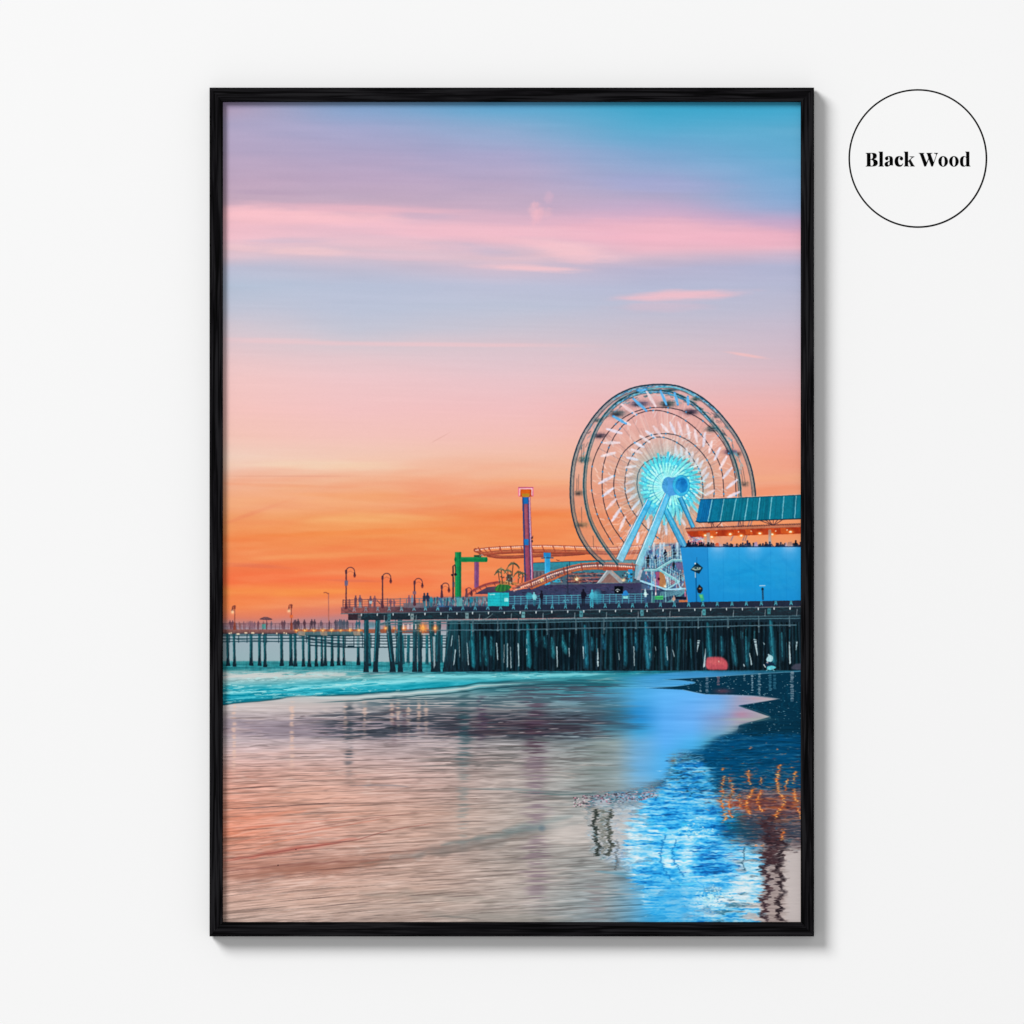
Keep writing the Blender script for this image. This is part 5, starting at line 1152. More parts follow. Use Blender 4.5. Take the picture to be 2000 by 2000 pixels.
def compose():
    xs = np.arange(AW) + AX0 + .5; ysr = np.arange(AH) + AY0 + .5
    X, Y = np.meshgrid(xs, ysr); X = X.astype(np.float32); Y = Y.astype(np.float32)
    SKR = 1360 - int(AY0); WTR = 1284 - int(AY0)
    sky = np.zeros((AH, AW, 3), np.float32); sky[:SKR] = paint_sky(X[:SKR], Y[:SKR])
    sky0 = sky.copy()
    S = Sheet(sky)
    surf, low = paint_water(X[WTR:], Y[WTR:], S, None)
    pad = lambda im: np.concatenate([np.zeros((WTR, AW, 3), np.float32), im], 0)
    surf = pad(surf); low = pad(low)
    # open sea under the far pier
    m = sstep(-1.5, 1.5, Y - 1291 - 2 * sstep(600, 800, X)); sky += (surf - sky) * m[..., None]
    # --- a second, plainer rendering of the same rides is mirrored in the wet sand
    mir = np.empty_like(sky); mir[...] = hexc('c9beba'); M = Sheet(mir)
    paint_wheel(M, True); paint_rides(M, True); paint_stairs(M); paint_hall(M)
    M.poly([(860, 1176), (1570, 1176), (1570, 1320), (860, 1320)], '0e2c3c'); M.poly([(1329, 1069), (1570, 1068), (1570, 1176), (1340, 1176)], '0a4468', .88)
    for k in range(60):
        rx = np.random.RandomState(k).rand(3); M.line((900 + 660 * rx[0], 1180 + 100 * rx[1]), (900 + 660 * rx[0], 1200 + 110 * rx[1]), 3, '1a5468', .5)
    M.glow(1305, 940, 105, '4cbcf0', .62, 120); M.glow(1310, 950, 60, '8cdcf8', .5, 60)
    rm = np.random.RandomState(5)
    for k in range(900):
        x = 1308 + rm.randn() * 62; y = 940 + rm.randn() * 80
        M.line((x, y), (x + rm.uniform(-4, 4), y + rm.uniform(2, 9)), rm.uniform(1.2, 4), ['0e6ab8', '1c98e0', '74d4f8', 'd4f6fc', '2a86d0', '5cc4f0'][rm.randint(6)], .7)
    # --- foreground
    paint_far_pier(S)
    paint_rides(S); paint_wheel(S)
    # front coaster runs before the wheel's left flank
    paint_rides_front(S)
    paint_stairs(S); paint_hall(S); paint_pier(S)
    C = sky
    # ground below the waterline
    wl = np.interp(xs, [430, 668, 700, 720, 1200, 1570], [1303, 1303, 1313, 1313, 1310.5, 1309.5])[None, :]
    mm = sstep(-1.2, 1.2, Y - wl)
    dark_edge = np.exp(-((Y - wl - 2) / 2.5) ** 2) * sstep(690, 740, X) * .7
    C += (low - C) * mm[..., None]
    C += (hexc('184858') - C) * (dark_edge * sstep(.3, .6, fbm(X / 20, Y / 2, 200, 2)))[..., None]
    paint_strand_people(S)
    # --- milky blue sheet of foam
    jag = (fbm(X / 14, Y / 3, 210, 3) - .5)
    def inside(pts, soft=1.2, jx=0.0):
        P = np.array(pts, float); cov = polycov(P, 0, AW, 1300 - int(AY0), AH)
        full = np.zeros((AH, AW), np.float32); full[1300 - int(AY0):] = cov
        return blur(full, soft)
    lobe = spline([(1230, 1343), (1290, 1343), (1333, 1347), (1378, 1356), (1430, 1357), (1472, 1359), (1523, 1365)], 8) + spline([(1523, 1365), (1480, 1374), (1442, 1378.5), (1475, 1387), (1504.6, 1400), (1480, 1409), (1444, 1416), (1440, 1426), (1418, 1436), (1398, 1441), (1384, 1456), (1369, 1468), (1324, 1475), (1308, 1482), (1308, 1516), (1290, 1526), (1248, 1541), (1177, 1552), (1100, 1560)], 6) + [(1100, 1343)]
    ml = inside(lobe, .9); ml2 = inside(lobe, 10); fe = sstep(1398, 1440, Y); ml = ml * (1 - fe) + sstep(.12, .9, ml2 + (fbm(X / 60, Y / 3, 219, 3) - .5) * .5) * fe
    milk = ctable([1100, 1200, 1250, 1300, 1350, 1400, 1450, 1525], [(1330, '6094a4 4a98b8 4ca8dc 58b0ec 5ab0f0 58a8e4 7a9cc0 a8a8b8'), (1360, '7a8c94 4c94b8 4aa8e4 5cb2f4 62b2f4 6caae8 a4a8c4 c0b4b4'),
                 (1382, '5a6870 3c7c98 3898d8 5cb0f4 66aef2 7ab0e8 a09cb8 b8b4b0'), (1402, '746c74 30708c 2a8cd0 58aaf0 68aef2 7c9cd0 a490a8 a8b4a8'), (1425, '90999c 5a9cb4 3ca4dc 5caef4 62b0f4 7aa4cc a4b4b4 98b0a0'),
                 (1450, '969c98 98a8a8 6cacd8 5cb0f4 52b4f0 4ca0bc 4c9098 4c9098'), (1475, '9aa09c 94a4a8 74b0dc 55b4f2 48b0e8 3a90b0 3a8098 3a8098'), (1505, 'a2a5a2 90a3a8 66acdc 50b0ec 48a8e4 3a8cb8 3a8098 3a8098'), (1552, 'a6a8a6 98a6a8 80a8c0 58acdc 48a8e4 3a8cb8 3a8098 3a8098')], X, Y)
    milk += ((fbm(X / 70, Y / 4, 214, 3) - .5) * .10 * (1.2 - sstep(1200, 1290, X)))[..., None]
    milk += ((fbm(X / 120, Y / 10, 216, 3) - .5) * .08 + (fbm(X / 80, Y / 3, 217, 3) - .5) * .07 * sstep(1330, 1460, X))[..., None]
    mb = sstep(1110, 1270, X + (fbm(X / 90, Y / 5, 218, 3) - .5) * 120)
    C += (milk - C) * (ml * mb)[..., None]
    # ---- the mirrored picture on the thin film of water at right
    reg = [(1118, 1556), (1177, 1552), (1248, 1541), (1290, 1526), (1308, 1516), (1308, 1482), (1324, 1475), (1369, 1468), (1398, 1441), (1440, 1426), (1444, 1416), (1504.6, 1400), (1442, 1378.5), (1523, 1365), (1472, 1359), (1430, 1357), (1378, 1356), (1333, 1347),
           (1262, 1343.5), (1320, 1340), (1358, 1333.5), (1330, 1329), (1296, 1327), (1400, 1321), (1480, 1316), (1570, 1311), (1570, 1806), (1330, 1806), (1310, 1770), (1268, 1722), (1225, 1700), (1190, 1682), (1156, 1670), (1150, 1640), (1148, 1600)]
    mr_ = inside(reg, .8); mr2 = inside(reg, 10); mr_ = mr_ * (1 - fe) + sstep(.1, .88, mr2 + (fbm(X / 60, Y / 3, 219, 3) - .5) * -.5) * fe
    mr = mr_ * sstep(1110, 1150, X + (fbm(Y / 3, X / 60, 220, 2) - .5) * 26)
    left_soft = sstep(-26, 26, (X - np.interp(Y[:, :1], [1560, 1600, 1680, 1720, 1770, 1806], [1110, 1140, 1160, 1250, 1300, 1320])) + (fbm(X / 40, Y / 3, 222, 3) - .5) * 60)
    mr = mr * np.where(Y > 1560, left_soft, 1)
    depth = sstep(1330, 1560, Y)
    jx = (fbm(X / 60, Y / 1.7, 230, 2) - .5) * (10 + 26 * depth) + (fbm(X / 120, Y / 9, 232, 2) - .5) * 34 * depth
    jy = (fbm(X / 16, Y / 1.6, 234, 2) - .5) * (8 + 18 * depth)
    src = remap(mir, X - 18 * depth - 4 + jx, 2 * 1306 - Y + jy - 4 * depth)
    src2 = remap(blur(mir, 1.5, 7), X - 18 * depth - 4 + jx * .8, 2 * 1306 - Y + jy)
    src = src * .62 + src2 * .38
    # night-blue film: darker, more saturated
    lum = src.mean(-1, keepdims=True)
    src = lum + (src - lum) * 1.25
    k = (.60 + .40 * sstep(1520, 1600, Y))[..., None]
    src = np.clip(src, 0, 1) ** 1.12 * k + (1 - k) * hexc('0b4460')
    src *= (1 + ((fbm(X / 30, Y / 1.4, 240, 2) - .5) * .55 * sstep(1340, 1480, Y)))[..., None]
    C += (np.clip(src, 0, 1) - C) * mr[..., None]
    Cs = Sheet(C); rs = np.random.RandomState(77)
    cl = np.exp(-(((X - 1190) / 62) ** 4 + ((Y - 1622) / 52) ** 4)) * mr * (.6 + .4 * sstep(.4, .6, fbm(X / 30, Y / 4, 620, 2)))
    C += (hexc('cbc2bd') - C) * (cl * .8)[..., None]
    # blue glow of the mirrored wheel, shattered by the ripples
    def dash(x, y, L, w, c, al):
        if 432 < x < 1568: d_ = rs.uniform(-.6, .6); Cs.line((x - L / 2, y), (x, y + d_), .3, c, al, w); Cs.line((x, y + d_), (x + L / 2, y), w, c, al, .3)
    G = lambda cx, cy, rx, ry: np.exp(-(((X - cx) / rx) ** 2 + ((Y - cy) / ry) ** 2))
    def blues(lo):
        v = .38 * vnoise(X / 28, Y / 2.9, 601) + .22 * vnoise(X / 60, Y / 10, 607) + .24 * vnoise(X / 11, Y / 1.9, 603) + .16 * vnoise(X / 4, Y / 1.5, 605)
        t = (v - .5) * 1.22 + .555 + lo
        ks = [.12, .30, .42, .54, .66, .80, .95]; cs = np.array([hexc(h) for h in ('0c4a8c', '1478c8', '26a2ea', '52c0f4', '86d6f8', 'bce8f8', 'eef8fa')])
        return np.stack([np.interp(t, ks, cs[:, k]) for k in range(3)], -1).astype(np.float32)
    lo = .10 * G(1345, 1612, 60, 26) - .26 * G(1388, 1690, 46, 26) + .15 * G(1388, 1755, 44, 24) + .20 * G(1458, 1700, 34, 60) + .20 * G(1243, 1645, 26, 70) + .30 * G(1342, 1672, 15, 38) + .22 * G(1306, 1682, 9, 20) \
        - .10 * G(1305, 1590, 34, 30) - .16 * G(1345, 1520, 40, 34) - .12 * G(1405, 1600, 16, 60) + .12 * G(1350, 1715, 40, 8) - .1 * G(1330, 1640, 8, 30) + .10 * G(1440, 1750, 50, 40)
    bl = blues(lo)
    shape = inside([(1318, 1486), (1378, 1480), (1392, 1548), (1420, 1570), (1432, 1602), (1452, 1650), (1488, 1668), (1492, 1720), (1486, 1780), (1470, 1808), (1275, 1808), (1258, 1760), (1236, 1716), (1222, 1660), (1226, 1612), (1252, 1590), (1262, 1560), (1296, 1530), (1312, 1516)], 12)
    ragged = sstep(.26, .70, shape + (vnoise(X / 34, Y / 2.4, 611) - .5) * .80) * sstep(.03, .16, shape)
    gap = sstep(.60, .72, vnoise(X / 22, Y / 4.5, 613) + .25 * G(1440, 1770, 50, 30) + .22 * G(1266, 1640, 7, 60) + .2 * G(1430, 1660, 10, 30) - .2 * G(1370, 1650, 60, 60) - .1)
    ragged = ragged * (1 - gap * .8)
    C += (bl - C) * (ragged * .88)[..., None]
    for (y0, y1, xc, amp) in ((1632, 1722, 1300, 10), (1640, 1712, 1321, 8), (1655, 1700, 1454, 2)):
        P = [(xc + rs.randn() * 1.8 - amp * np.sin(np.pi * (y - y0) / (y1 - y0)) + (14 * ((y - y0) / (y1 - y0)) ** 3 if xc < 1400 else 0), y) for y in np.arange(y0, y1, 2.2)]
        Cs.strand(P, 2.2, '1470b8' if xc < 1400 else '2c5068', .7)
    for kx in range(260):
        a_ = rs.rand() * 6.28; r_ = abs(rs.randn()); dash(1388 + np.cos(a_) * r_ * 24, 1752 + np.sin(a_) * r_ * 15, rs.uniform(2, 6), 1.4, ['f0fef8', 'b4f4f8', '1c8ccc', 'dcf8f4'][rs.randint(4)], .85)
    for kx in range(90): dash(1358 + rs.randn() * 18, 1624 + rs.randn() * 8, rs.uniform(2, 8), 1.3, ['f4faf0', 'c4f6f0', '2c9cd8'][rs.randint(3)], .85)
    for kx in range(60): dash(1385 + rs.randn() * 26, rs.uniform(1645, 1712), rs.uniform(12, 40), rs.uniform(1, 2.2), ['1060bc', '0c4c9c', '1c7cd0'][rs.randint(3)], .7)
    # ladder of blue and black above, under the foam's lip
    for y in np.arange(1484, 1560, 3.1):
        for kx in range(5):
            dash(1345 + rs.randn() * 22, y + rs.uniform(-.8, .8), rs.uniform(5, 22), 1.5, ['5ab8f0', '9cd8f8', '0c3c64', '2c84cc', '0a2c48'][rs.randint(5)], .8)
    for y in (1500, 1506, 1513, 1521, 1527, 1533, 1546): dash(1390 + rs.uniform(-20, 20), y, rs.uniform(80, 170), 1.1, '6cc0ec', .55)
    # purple-brown film behind the embers
    # zigzag mirror images of rim and masts
    def zig(x0, x1, y0, y1, n, col, wa, al, spread):
        for kx in range(n * 2):
            P = []; y = y0; sgn = 1
            while y < y1:
                t = (y - y0) / (y1 - y0); xc = x0 + (x1 - x0) * t + spread * .35 * np.sin(y * .21) + spread * .3 * np.sin(y * .077)
                P.append((xc + sgn * abs(rs.randn()) * (wa * .5 + spread * .22), y)); sgn = -sgn
                y += rs.uniform(1.2, 3.4)
            c = col[rs.randint(len(col))]
            for q in range(len(P) - 1):
                if rs.rand() < .86: Cs.line(P[q], P[q + 1], rs.uniform(.9, 2.2), c, al * rs.uniform(.5, .95))
    brown = Sheet(C)
    m_b = sstep(1480, 1500, X + (fbm(X / 20, Y / 3, 250, 2) - .5) * 18) * sstep(1542, 1522, X + (fbm(X / 14, Y / 2.2, 252, 2) - .5) * 22) * sstep(1590, 1630, Y)
    C += (hexc('8a7876') - C) * (m_b * .55)[..., None]
    m_b = sstep(1425, 1475, X + (fbm(X / 20, Y / 3, 256, 2) - .5) * 30) * sstep(1538, 1552, Y) * sstep(1668, 1630, Y + (fbm(X / 30, Y / 3, 258, 2) - .5) * 30)
    C += (hexc('4e3640') - C) * (m_b * .78)[..., None]
    C += (hexc('c46a38') - C) * (m_b * .55 * sstep(.55, .7, fbm(X / 18, Y / 2.3, 257, 2)) * sstep(1625, 1590, Y))[..., None]
    C += (hexc('a48480') - C) * (m_b * .55 * sstep(.55, .72, fbm(X / 26, Y / 1.9, 254, 2)))[..., None]
    m_b = np.exp(-(((X - 1450) / 42) ** 4 + ((Y - 1625) / 22) ** 4)) * (.4 + .6 * sstep(.4, .6, fbm(X / 30, Y / 2.2, 259, 2))); C += (hexc('143c54') - C) * (m_b * .8)[..., None]
    zig(1500, 1494, 1600, 1800, 2, ['38242c', '4c3438', '241a24'], 6, .85, 12)
    zig(1526, 1524, 1640, 1800, 2, ['1f181e', '3c2c30', '2c2024'], 6, .9, 12)
    zig(1512, 1508, 1590, 1690, 3, ['4c3034', '6c4c4c', '2c2028', 'a08880'], 12, .8, 22)
    zig(1162, 1166, 1580, 1672, 2, ['2c3430', '1c2424', '50544c'], 4.5, .9, 7)
    zig(1192, 1190, 1580, 1672, 2, ['2c3430', '1c2424', '50544c'], 4, .9, 8)
    zig(1178, 1178, 1582, 1668, 2, ['7c7c74', 'a8a098', '5c645c'], 7, .6, 10)
    zig(1204, 1206, 1640, 1700, 1, ['5c6468'], 2, .7, 6)
    # embers of the terrace lamps
    for xc, y0, y1, w, amp in ((1447, 1552, 1580, 2.0, 2), (1536, 1520, 1545, 2.2, 3), (1413, 1516, 1548, 3, 2), (1413, 1545, 1604, 3.6, 4), (1427, 1520, 1598, 3.0, 4), (1463, 1506, 1532, 3.4, 1), (1463, 1541, 1592, 4.2, 6), (1487, 1518, 1532, 3, 2), (1485, 1540, 1586, 3, 5), (1520, 1494, 1545, 4.6, 2), (1523, 1545, 1600, 4.4, 8), (1549, 1508, 1530, 3.4, 4), (1554, 1540, 1566, 3.4, 2), (1527, 1620, 1640, 3, 2), (1560, 1575, 1600, 3, 3), (1412, 1501, 1505, 3, 1), (1545, 1497, 1500, 3, 1)):
        ph = rs.rand() * 6
        for y in np.arange(y0, y1, 1.5):
            x = xc + amp * np.sin((y - y0) / 10 + ph) + rs.randn() * .9; g = rs.rand()
            if g < .12: continue
            if rs.rand() < .5: dash(x + rs.randn() * 5, y + rs.randn() * 2, w * rs.uniform(3, 7), 1.2, ['8c3a20', 'b86040', 'e08048'][rs.randint(3)], .4)
            dash(x + rs.randn() * 2, y, w * rs.uniform(2, 5), 1.4, ['a83c18', 'c8542a', '7a3428'][rs.randint(3)], .5)
            dash(x, y, w * rs.uniform(1.0, 2.6), 1.5, ['ff9438', 'ffb050', 'f06c22'][rs.randint(3)], .85)
            if rs.rand() < .35: dash(x, y, w * .9, 1.2, 'ffe0a0', .9)
    for x, y in ((1465, 1462), (1518, 1465), (1489, 1652), (1476, 1653)): dash(x, y, 9, 2.0, 'f08a4c', .85); dash(x + 2, y - 3, 6, 1.4, 'f4a878', .8)
    for kx in range(420):
        x = rs.uniform(1405, 1563); y = 1545 + rs.randn() * 38
        if mr[int(min(max(y, 1300), 1800) - AY0), int(x - AX0)] < .5: continue
        dash(x, y, rs.uniform(4, 22), rs.uniform(.8, 1.6), ['1a1c30', 'b87868', '5a3844', 'e08850', '3a6a88', '2c2438', '8a6460'][rs.randint(7)], rs.uniform(.3, .75))
    for kx in range(170):
        x = rs.uniform(1440, 1563); y = rs.uniform(1590, 1665)
        dash(x, y, rs.uniform(8, 30), rs.uniform(.8, 1.8), ['2c2028', '6c5050', '9c8480', '38262c', '204860'][rs.randint(5)], rs.uniform(.3, .7))
    # string of coaster lights mirrored at the lip
    for kx in range(330):
        t = rs.rand(); x = 1120 + 165 * t; yl = 1556 - 14 * t + rs.uniform(0, 22) * (1 - .25 * t)
        dash(x, yl, rs.uniform(2, 6), 1.3, ['f0dce4', 'd0a8b4', '40303c', '2c2c38', 'c07088', '705060'][rs.randint(6)], .85)
    # beige shore glaze at lower right edge and bottom
    m_s = sstep(1524, 1545, X + (fbm(X / 10, Y / 2.4, 260, 3) - .5) * 20) * sstep(1648, 1670, Y + (fbm(X / 30, Y / 2, 262, 2) - .5) * 14)
    C += (hexc('c4bab8') - C) * (m_s * .93)[..., None]
    for k2 in range(26): dash(rs.uniform(1525, 1562), rs.uniform(1640, 1668), rs.uniform(8, 36), 1.1, ['3c3034', '8c7c7c'][rs.randint(2)], .8)
    # soft blue pool at the bottom
    pool = np.exp(-(((X - 1325) / 72) ** 4)) * sstep(1690, 1760, Y + (fbm(X / 50, Y / 6, 264, 2) - .5) * 40) * sstep(1420, 1370, X)
    C += (ctable([1200, 1290, 1400], [(1690, '70a8c0 38a8e8 48b4ec'), (1806, '78b0cc 20a4e8 60b0e8')], X, Y) - C) * (pool * .55 * (1 - .7 * sstep(1330, 1370, X)))[..., None]
    for kx in range(260):
        x = rs.uniform(1330, 1563); y = rs.uniform(1440, 1560)
        if mr[int(y - AY0), int(x - AX0)] < .6: continue
        dash(x, y, rs.uniform(10, 60), rs.uniform(.8, 1.5), ['0a2c44', '2c7c98', '0e5678', '08222f', '5aa8c8'][rs.randint(5)], rs.uniform(.25, .6))
    # ---- notches and rims of foam
    Cs.strand(spline([(1262, 1343.5), (1320, 1340), (1358, 1333.5), (1330, 1329.5), (1296, 1327), (1400, 1321), (1480, 1316), (1566, 1311)], 8), 1.4, '8cc8e0', .5)
    Cs.strand(spline([(1333, 1347), (1378, 1356), (1472, 1359), (1523, 1365)], 8), 1.2, 'a8c8d4', .35); Cs.strand(spline([(1442, 1378.5), (1475, 1387), (1504.6, 1400), (1480, 1409), (1444, 1416)], 8), 1.2, '9cc0b4', .25)
    tong = spline([(1180, 1325), (1260, 1320), (1330, 1312), (1420, 1311), (1500, 1311), (1400, 1321), (1296, 1327), (1330, 1329), (1358, 1333.5), (1320, 1340), (1262, 1343.5), (1180, 1344)], 6, True)
    mt = inside(tong, 1.2); C += (ctable([1180, 1280, 1360, 1500], [(1310, '2a88a8 3a94cc 3c8cc4 2a6c90'), (1345, '4aa4c0 58b0ec 54acec 3a90c0')], X, Y) + ((fbm(X / 40, Y / 1.6, 266, 2) - .5) * .12)[..., None] - C) * (mt * .85 * sstep(1170, 1260, X))[..., None]
    for cx, cy, rx, ry, c, al in ((1478, 1364, 26, 3.5, 'd09498', .35), (1448, 1395, 16, 6, 'c87c94', .35), (1455, 1405, 40, 3, 'a8c0b0', .5)):
        Cs.glow(cx, cy, rx, c, al, ry)
    # white slits mirrored in the near film, with sparkles
    for x, y0, y1, w, c in ((1381, 1322, 1354, 4, 'a0b0c0'), (1403, 1321, 1340, 4, 'b07c88'), (1368, 1332, 1352, 2, '7c98a8'), (1469, 1318, 1350, 2.6, 'b0c8d4'), (1483, 1316, 1358, 3, 'a8c0cc'), (1454, 1318, 1330, 2, '7c98a4'), (1547, 1312, 1370, 5, 'a8b4c0'), (1504, 1318, 1350, 4, '4c8ca4'), (1513, 1318, 1346, 4, '3c7890')):
        for yy in np.arange(y0, y1, 1.6): Cs.line((x - w / 2 + rs.uniform(-1, 1), yy), (x + w / 2 + rs.uniform(-1, 1), yy), 1.3, c, rs.uniform(.1, .8))
    Cs.glow(1412, 1350, 16, '7c4454', .6, 5)
    for kx in range(520):
        x = rs.uniform(1330, 1564); y = rs.uniform(1316, 1440)
        if mr[int(y - AY0), int(x - AX0)] < .5: continue
        dash(x, y, rs.uniform(1, 7), rs.uniform(.6, 1.1), ['7cb0c0', 'c8dce0', '0c1c28', '20586c'][rs.randint(4)], .6)
    for kx in range(150):
        x = rs.uniform(1400, 1564); y = rs.uniform(1440, 1540); dash(x, y, rs.uniform(6, 40), .9, ['3c88a8', '0a2c40', '1c6484', '7cb8d4'][rs.randint(4)], .5)
    # the photographic finish: small optical wobble, texture inside the built things, lens softness, printed sharpening
    wallm = polycov(np.array([T2(520, 700), T2(1935, 696), T2(1935, 1300), T2(608, 1320)]), 0, AW, 0, AH)
    built = (1 - .8 * wallm) * blur(np.clip(np.abs(C - sky0).sum(-1) * 3, 0, 1), 1.2) * sstep(1320, 1306, Y)
    dx = (vnoise(X / 3, Y / 3, 501) - .5) * .9 * built; dy = (vnoise(X / 3, Y / 3, 503) - .5) * .9 * built
    wr = mr * sstep(1400, 1470, Y)
    dx = dx + (fbm(X / 9, Y / 1.9, 505, 2) - .5) * 7 * wr; dy = dy + (vnoise(X / 7, Y / 2.2, 507) - .5) * 2.6 * wr
    C[...] = remap(C, X + dx, Y + dy)
    lum = (vnoise(X / 2.1, Y / 2.4, 511) - .5) * .10 + (vnoise(X / 7, Y / 9, 513) - .5) * .10 + (vnoise(X / 1.3, Y / 12, 515) - .5) * .12 * sstep(1170, 1190, Y)
    C *= (1 + lum * built)[..., None]
    rb = wr * .7
    soft = blur(C, .9, .5); C += (soft - C) * rb[..., None]
    C += (blur(C, .5) - C) * (.35 + .65 * sstep(1330, 1300, Y))[..., None]
    C[...] = np.clip(C + (C - blur(C, 1.5)) * .45 * (.35 + .65 * np.clip(built + wr + (Y > 1320), 0, 1))[..., None], 0, 1)
    return C

def paint_rides_front(S):
    pass

# ---------------------------------------------------------------- sheet of paper carrying the artwork, behind the rebate
art = compose()
rgb = np.clip(art, 0, 1)
pic = bpy.data.images.new('pier_artwork_ink', AW, AH, alpha=False, float_buffer=False)
buf = np.ones((AH, AW, 4), np.float32); buf[..., :3] = rgb[::-1]
pic.pixels.foreach_set(buf.ravel()); pic.update(); pic.pack()

m_print, N, L, B = material('matt_printed_paper', .75, .0)
it = N.new('ShaderNodeTexImage'); it.image = pic; it.interpolation = 'Linear'
gain = N.new('ShaderNodeMix'); gain.data_type = 'RGBA'; gain.blend_type = 'MULTIPLY'; gain.inputs[0].default_value = 1; gain.inputs[7].default_value = (.971, .971, .971, 1)
L.new(it.outputs['Color'], gain.inputs[6]); L.new(gain.outputs[2], B.inputs['Base Color'])

yp = -(DEPTH - .0055 - BACK)
cx0 = picture.location[0]; cz0 = picture.location[2]
kk = (DIST - .0065 * 0 - (DEPTH - .0055)) / FRONT     # the sheet lies a little further back than the frame's face
def sheet_xy(x, y): return (PX(x) * kk - cx0, yp, PZ(y) * kk - cz0)
V = [sheet_xy(AX0, AY0 + AH), sheet_xy(AX0 + AW, AY0 + AH), sheet_xy(AX0 + AW, AY0), sheet_xy(AX0, AY0)]
V += [(x, y + .0003, z) for x, y, z in V]
pr = mesh_obj('print', V, [(0, 1, 2, 3), (5, 4, 7, 6), (4, 0, 3, 7), (1, 5, 6, 2), (3, 2, 6, 7), (4, 5, 1, 0)], m_print, picture)
uv = pr.data.uv_layers.new(name='UVMap')
uvs = {0: (0, 0), 1: (1, 0), 2: (1, 1), 3: (0, 1), 4: (0, 0), 5: (1, 0), 6: (1, 1), 7: (0, 1)}
for lp in pr.data.loops: uv.data[lp.index].uv = uvs[lp.vertex_index]
bw, bh = Wd / 2 - 0.0165 * .9, Hd / 2 - 0.0165 * .9
yb = yp + .0006
V = [(-bw, yb, -bh), (bw, yb, -bh), (bw, yb, bh), (-bw, yb, bh)]; V += [(x, y + .003, z) for x, y, z in V]
mesh_obj('backing_board', V, [(0, 1, 2, 3), (5, 4, 7, 6), (4, 0, 3, 7), (1, 5, 6, 2), (3, 2, 6, 7), (4, 5, 1, 0)], m_board, picture)

# ---------------------------------------------------------------- round label on the wall
kw = DIST / FRONT
lx, ly, LR = 1792.6, 309.5, 135.6
label = bpy.data.objects.new('round_label', None); COL.objects.link(label)
label.location = (PX(lx) * kw, 0, PZ(ly) * kw)
label['label'] = 'round white wall label with thin black outline and the words Black Wood'
label['category'] = 'label'
n = 160; R = LR * MM * kw; T = .00012
V = [(R * math.cos(2 * math.pi * i / n), -T, R * math.sin(2 * math.pi * i / n)) for i in range(n)] + [(R * math.cos(2 * math.pi * i / n), -.00002, R * math.sin(2 * math.pi * i / n)) for i in range(n)]
mesh_obj('card', V, [tuple(range(n)), tuple(range(n, 2 * n))[::-1]] + [(i, i + n, (i + 1) % n + n, (i + 1) % n) for i in range(n)], m_card, label)
Ro, Ri = (LR - .0) * MM * kw, (LR - 3.3) * MM * kw
V = []; F = []
for i in range(n):
    a = 2 * math.pi * i / n
    for r_ in (Ro, Ri): V.append((r_ * math.cos(a), -T - .00004, r_ * math.sin(a)))
for i in range(n):
    j = (i + 1) % n; F.append((2 * i, 2 * i + 1, 2 * j + 1, 2 * j))
V += [(x, -T - .00001, z) for x, y, z in V]
F += [(2 * n + b, 2 * n + a, 2 * n + d, 2 * n + c) for a, b, c, d in F[:n]] 
for i in range(n):
    j = (i + 1) % n; F.append((2 * i, 2 * j, 2 * j + 2 * n, 2 * i + 2 * n)); F.append((2 * i + 1, 2 * i + 1 + 2 * n, 2 * j + 1 + 2 * n, 2 * j + 1))
mesh_obj('outline', V, F, m_ink, label)

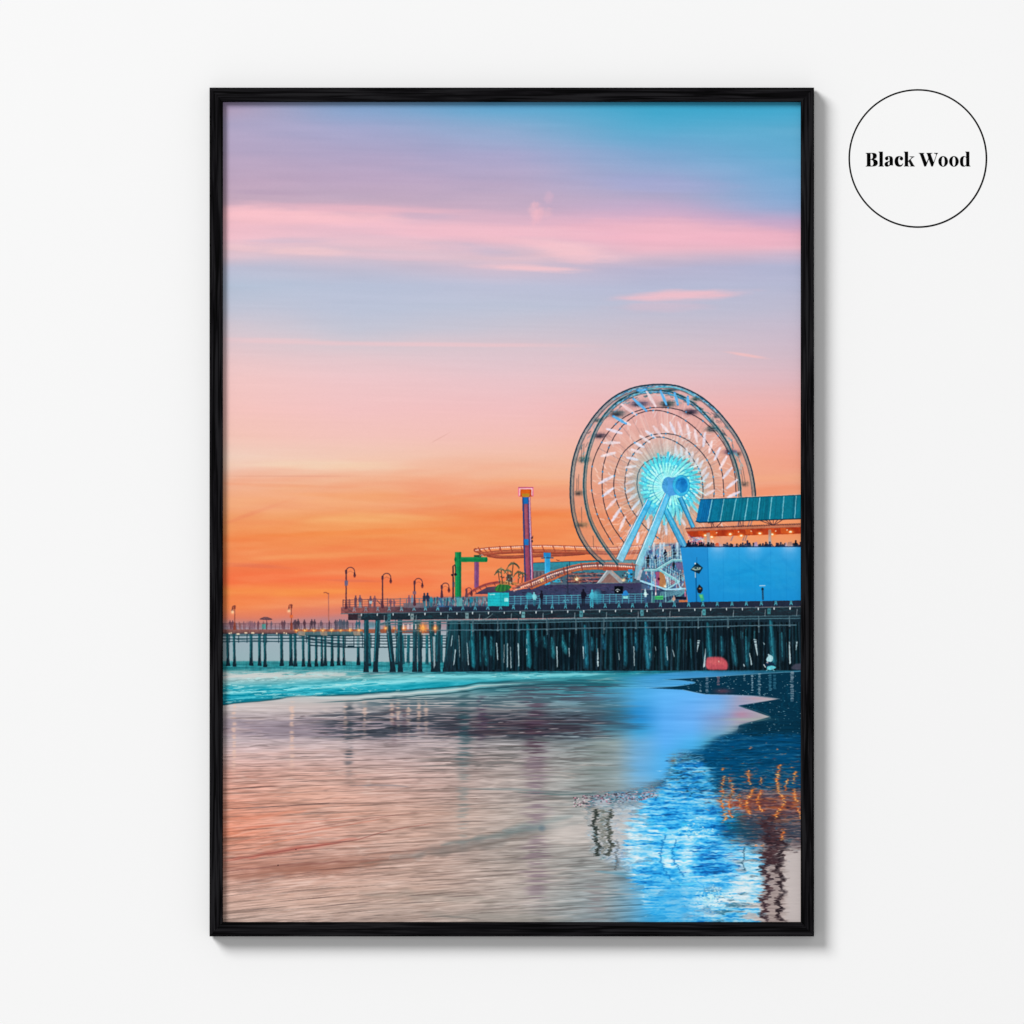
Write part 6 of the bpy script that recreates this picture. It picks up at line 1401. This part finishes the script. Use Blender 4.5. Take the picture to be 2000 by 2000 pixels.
def ellipse(cx, cy, rx, ry, n=40): return [(cx + rx * math.cos(2 * math.pi * i / n), cy + ry * math.sin(2 * math.pi * i / n)) for i in range(n)]
def sm(*p): return [('s', q) for q in p]
def outline(parts):
    """mix of corner points and smooth runs given as lists"""
    out = []
    for p in parts:
        if isinstance(p, list): out += spline(p, 6)
        else: out.append(p)
    return out
GLYPHS = [
 [outline([(92, 158), (195, 157), [(195, 157), (236, 161), (262, 176), (271, 205), (262, 236), (240, 252), (212, 260)], [(212, 260), (250, 268), (277, 287), (288, 318), (279, 349), (252, 370), (205, 378)], (92, 378), (92, 372), (106, 369), (112, 360), (112, 176), (106, 167), (92, 164)]),
  outline([(168, 164), [(184, 164), (201, 173), (209, 205), (205, 238), (190, 256), (168, 260)]]), outline([(168, 267), [(184, 267), (208, 281), (220, 318), (214, 352), (196, 370), (180, 370), (170, 360)], (168, 350)])],
 [[(303, 137), (370, 137), (370, 360), (375, 369), (386, 372), (386, 378), (303, 378), (303, 372), (314, 369), (318, 360), (318, 160), (314, 149), (303, 143)]],
 [outline([[(408, 250), (412, 232), (436, 215), (472, 210), (506, 214), (527, 230), (535, 258), (536, 300), (536, 350)], (541, 364), (552, 369), (552, 375), [(530, 380), (505, 378), (492, 368), (486, 352)], [(478, 366), (460, 378), (435, 381), (412, 372), (402, 350), (405, 326), (424, 308), (455, 298), (484, 286)],
            [(484, 245), (478, 224), (464, 217), (450, 220)], [(458, 230), (462, 248), (454, 268), (436, 277), (417, 269), (408, 252)]]), outline([[(484, 294), (466, 305), (454, 325), (453, 346), (461, 360), (474, 359), (484, 346)]])],
 [outline([[(704, 250), (695, 228), (672, 214), (640, 210), (605, 217), (580, 240), (567, 275), (567, 312), (579, 350), (605, 374), (640, 382), (670, 377), (692, 358), (704, 333)], (698, 331), [(684, 349), (660, 357), (640, 347), (627, 318), (622, 282), (627, 245), (641, 222), (658, 216)], [(664, 222), (652, 236), (650, 256), (660, 272), (680, 279), (698, 268), (704, 252)]])],
 [[(718, 137), (785, 137), (785, 292), (845, 236), (845, 227), (812, 221), (812, 216), (888, 216), (888, 221), (862, 232), (826, 266), (882, 364), (896, 372), (896, 377), (820, 377), (820, 372), (833, 368), (797, 297), (785, 307), (785, 362), (790, 370), (800, 372), (800, 377), (718, 377), (718, 372), (729, 368), (733, 358), (733, 160), (729, 149), (718, 143)]],
 [[(962, 158), (1050, 158), (1050, 164), (1037, 168), (1037, 180), (1090, 318), (1121, 243), (1103, 182), (1095, 167), (1088, 164), (1088, 158), (1182, 158), (1182, 164), (1160, 168), (1158, 182), (1206, 314), (1248, 192), (1241, 171), (1212, 164), (1212, 158), (1276, 158), (1276, 164), (1260, 173), (1192, 378), (1168, 378), (1125, 259), (1080, 378), (1052, 378), (985, 185), (975, 167), (962, 164)]],
 [ellipse(1361, 296, 78, 86), ellipse(1361, 297, 27, 79)], [ellipse(1538, 296, 78, 86), ellipse(1538, 297, 27, 79)],
 [outline([(1725, 137), (1790, 137), (1790, 350), (1794, 365), (1808, 371), (1808, 377), (1745, 378), (1742, 358), [(1728, 373), (1700, 382), (1670, 376), (1648, 352), (1638, 312), (1640, 265), (1658, 229), (1690, 211), (1720, 213), (1740, 229)], (1740, 160), (1736, 149), (1725, 143)]),
  outline([[(1740, 240), (1722, 219), (1705, 222), (1693, 246), (1688, 295), (1692, 344), (1706, 366), (1722, 366), (1740, 346)]])]]
cu = bpy.data.curves.new('lettering', 'CURVE'); cu.dimensions = '2D'; cu.fill_mode = 'BOTH'; cu.extrude = .00002; cu.offset = .00013
for g in GLYPHS:
    for cont in g:
        pts = []
        for (u, v) in cont:
            p = ((1680 + u / 8.4 - lx) * MM * kw, (ly - (280 + v / 8.4)) * MM * kw)
            if not pts or math.hypot(p[0] - pts[-1][0], p[1] - pts[-1][1]) > 2e-6: pts.append(p)
        if math.hypot(pts[0][0] - pts[-1][0], pts[0][1] - pts[-1][1]) < 2e-6: pts.pop()
        sp = cu.splines.new('POLY'); sp.points.add(len(pts) - 1)
        for q, p in zip(sp.points, pts): q.co = (p[0], p[1], 0, 1)
        sp.use_cyclic_u = True
tmp = bpy.data.objects.new('tmp', cu); COL.objects.link(tmp)
dg = bpy.context.evaluated_depsgraph_get()
me = bpy.data.meshes.new_from_object(tmp.evaluated_get(dg)); bpy.data.objects.remove(tmp)
me.name = 'lettering'; me.materials.clear(); me.materials.append(m_ink)
lt = bpy.data.objects.new('lettering', me); COL.objects.link(lt); lt.parent = label
lt.rotation_euler = (math.pi / 2, 0, 0); lt.location = (0, -T - .00004, 0)
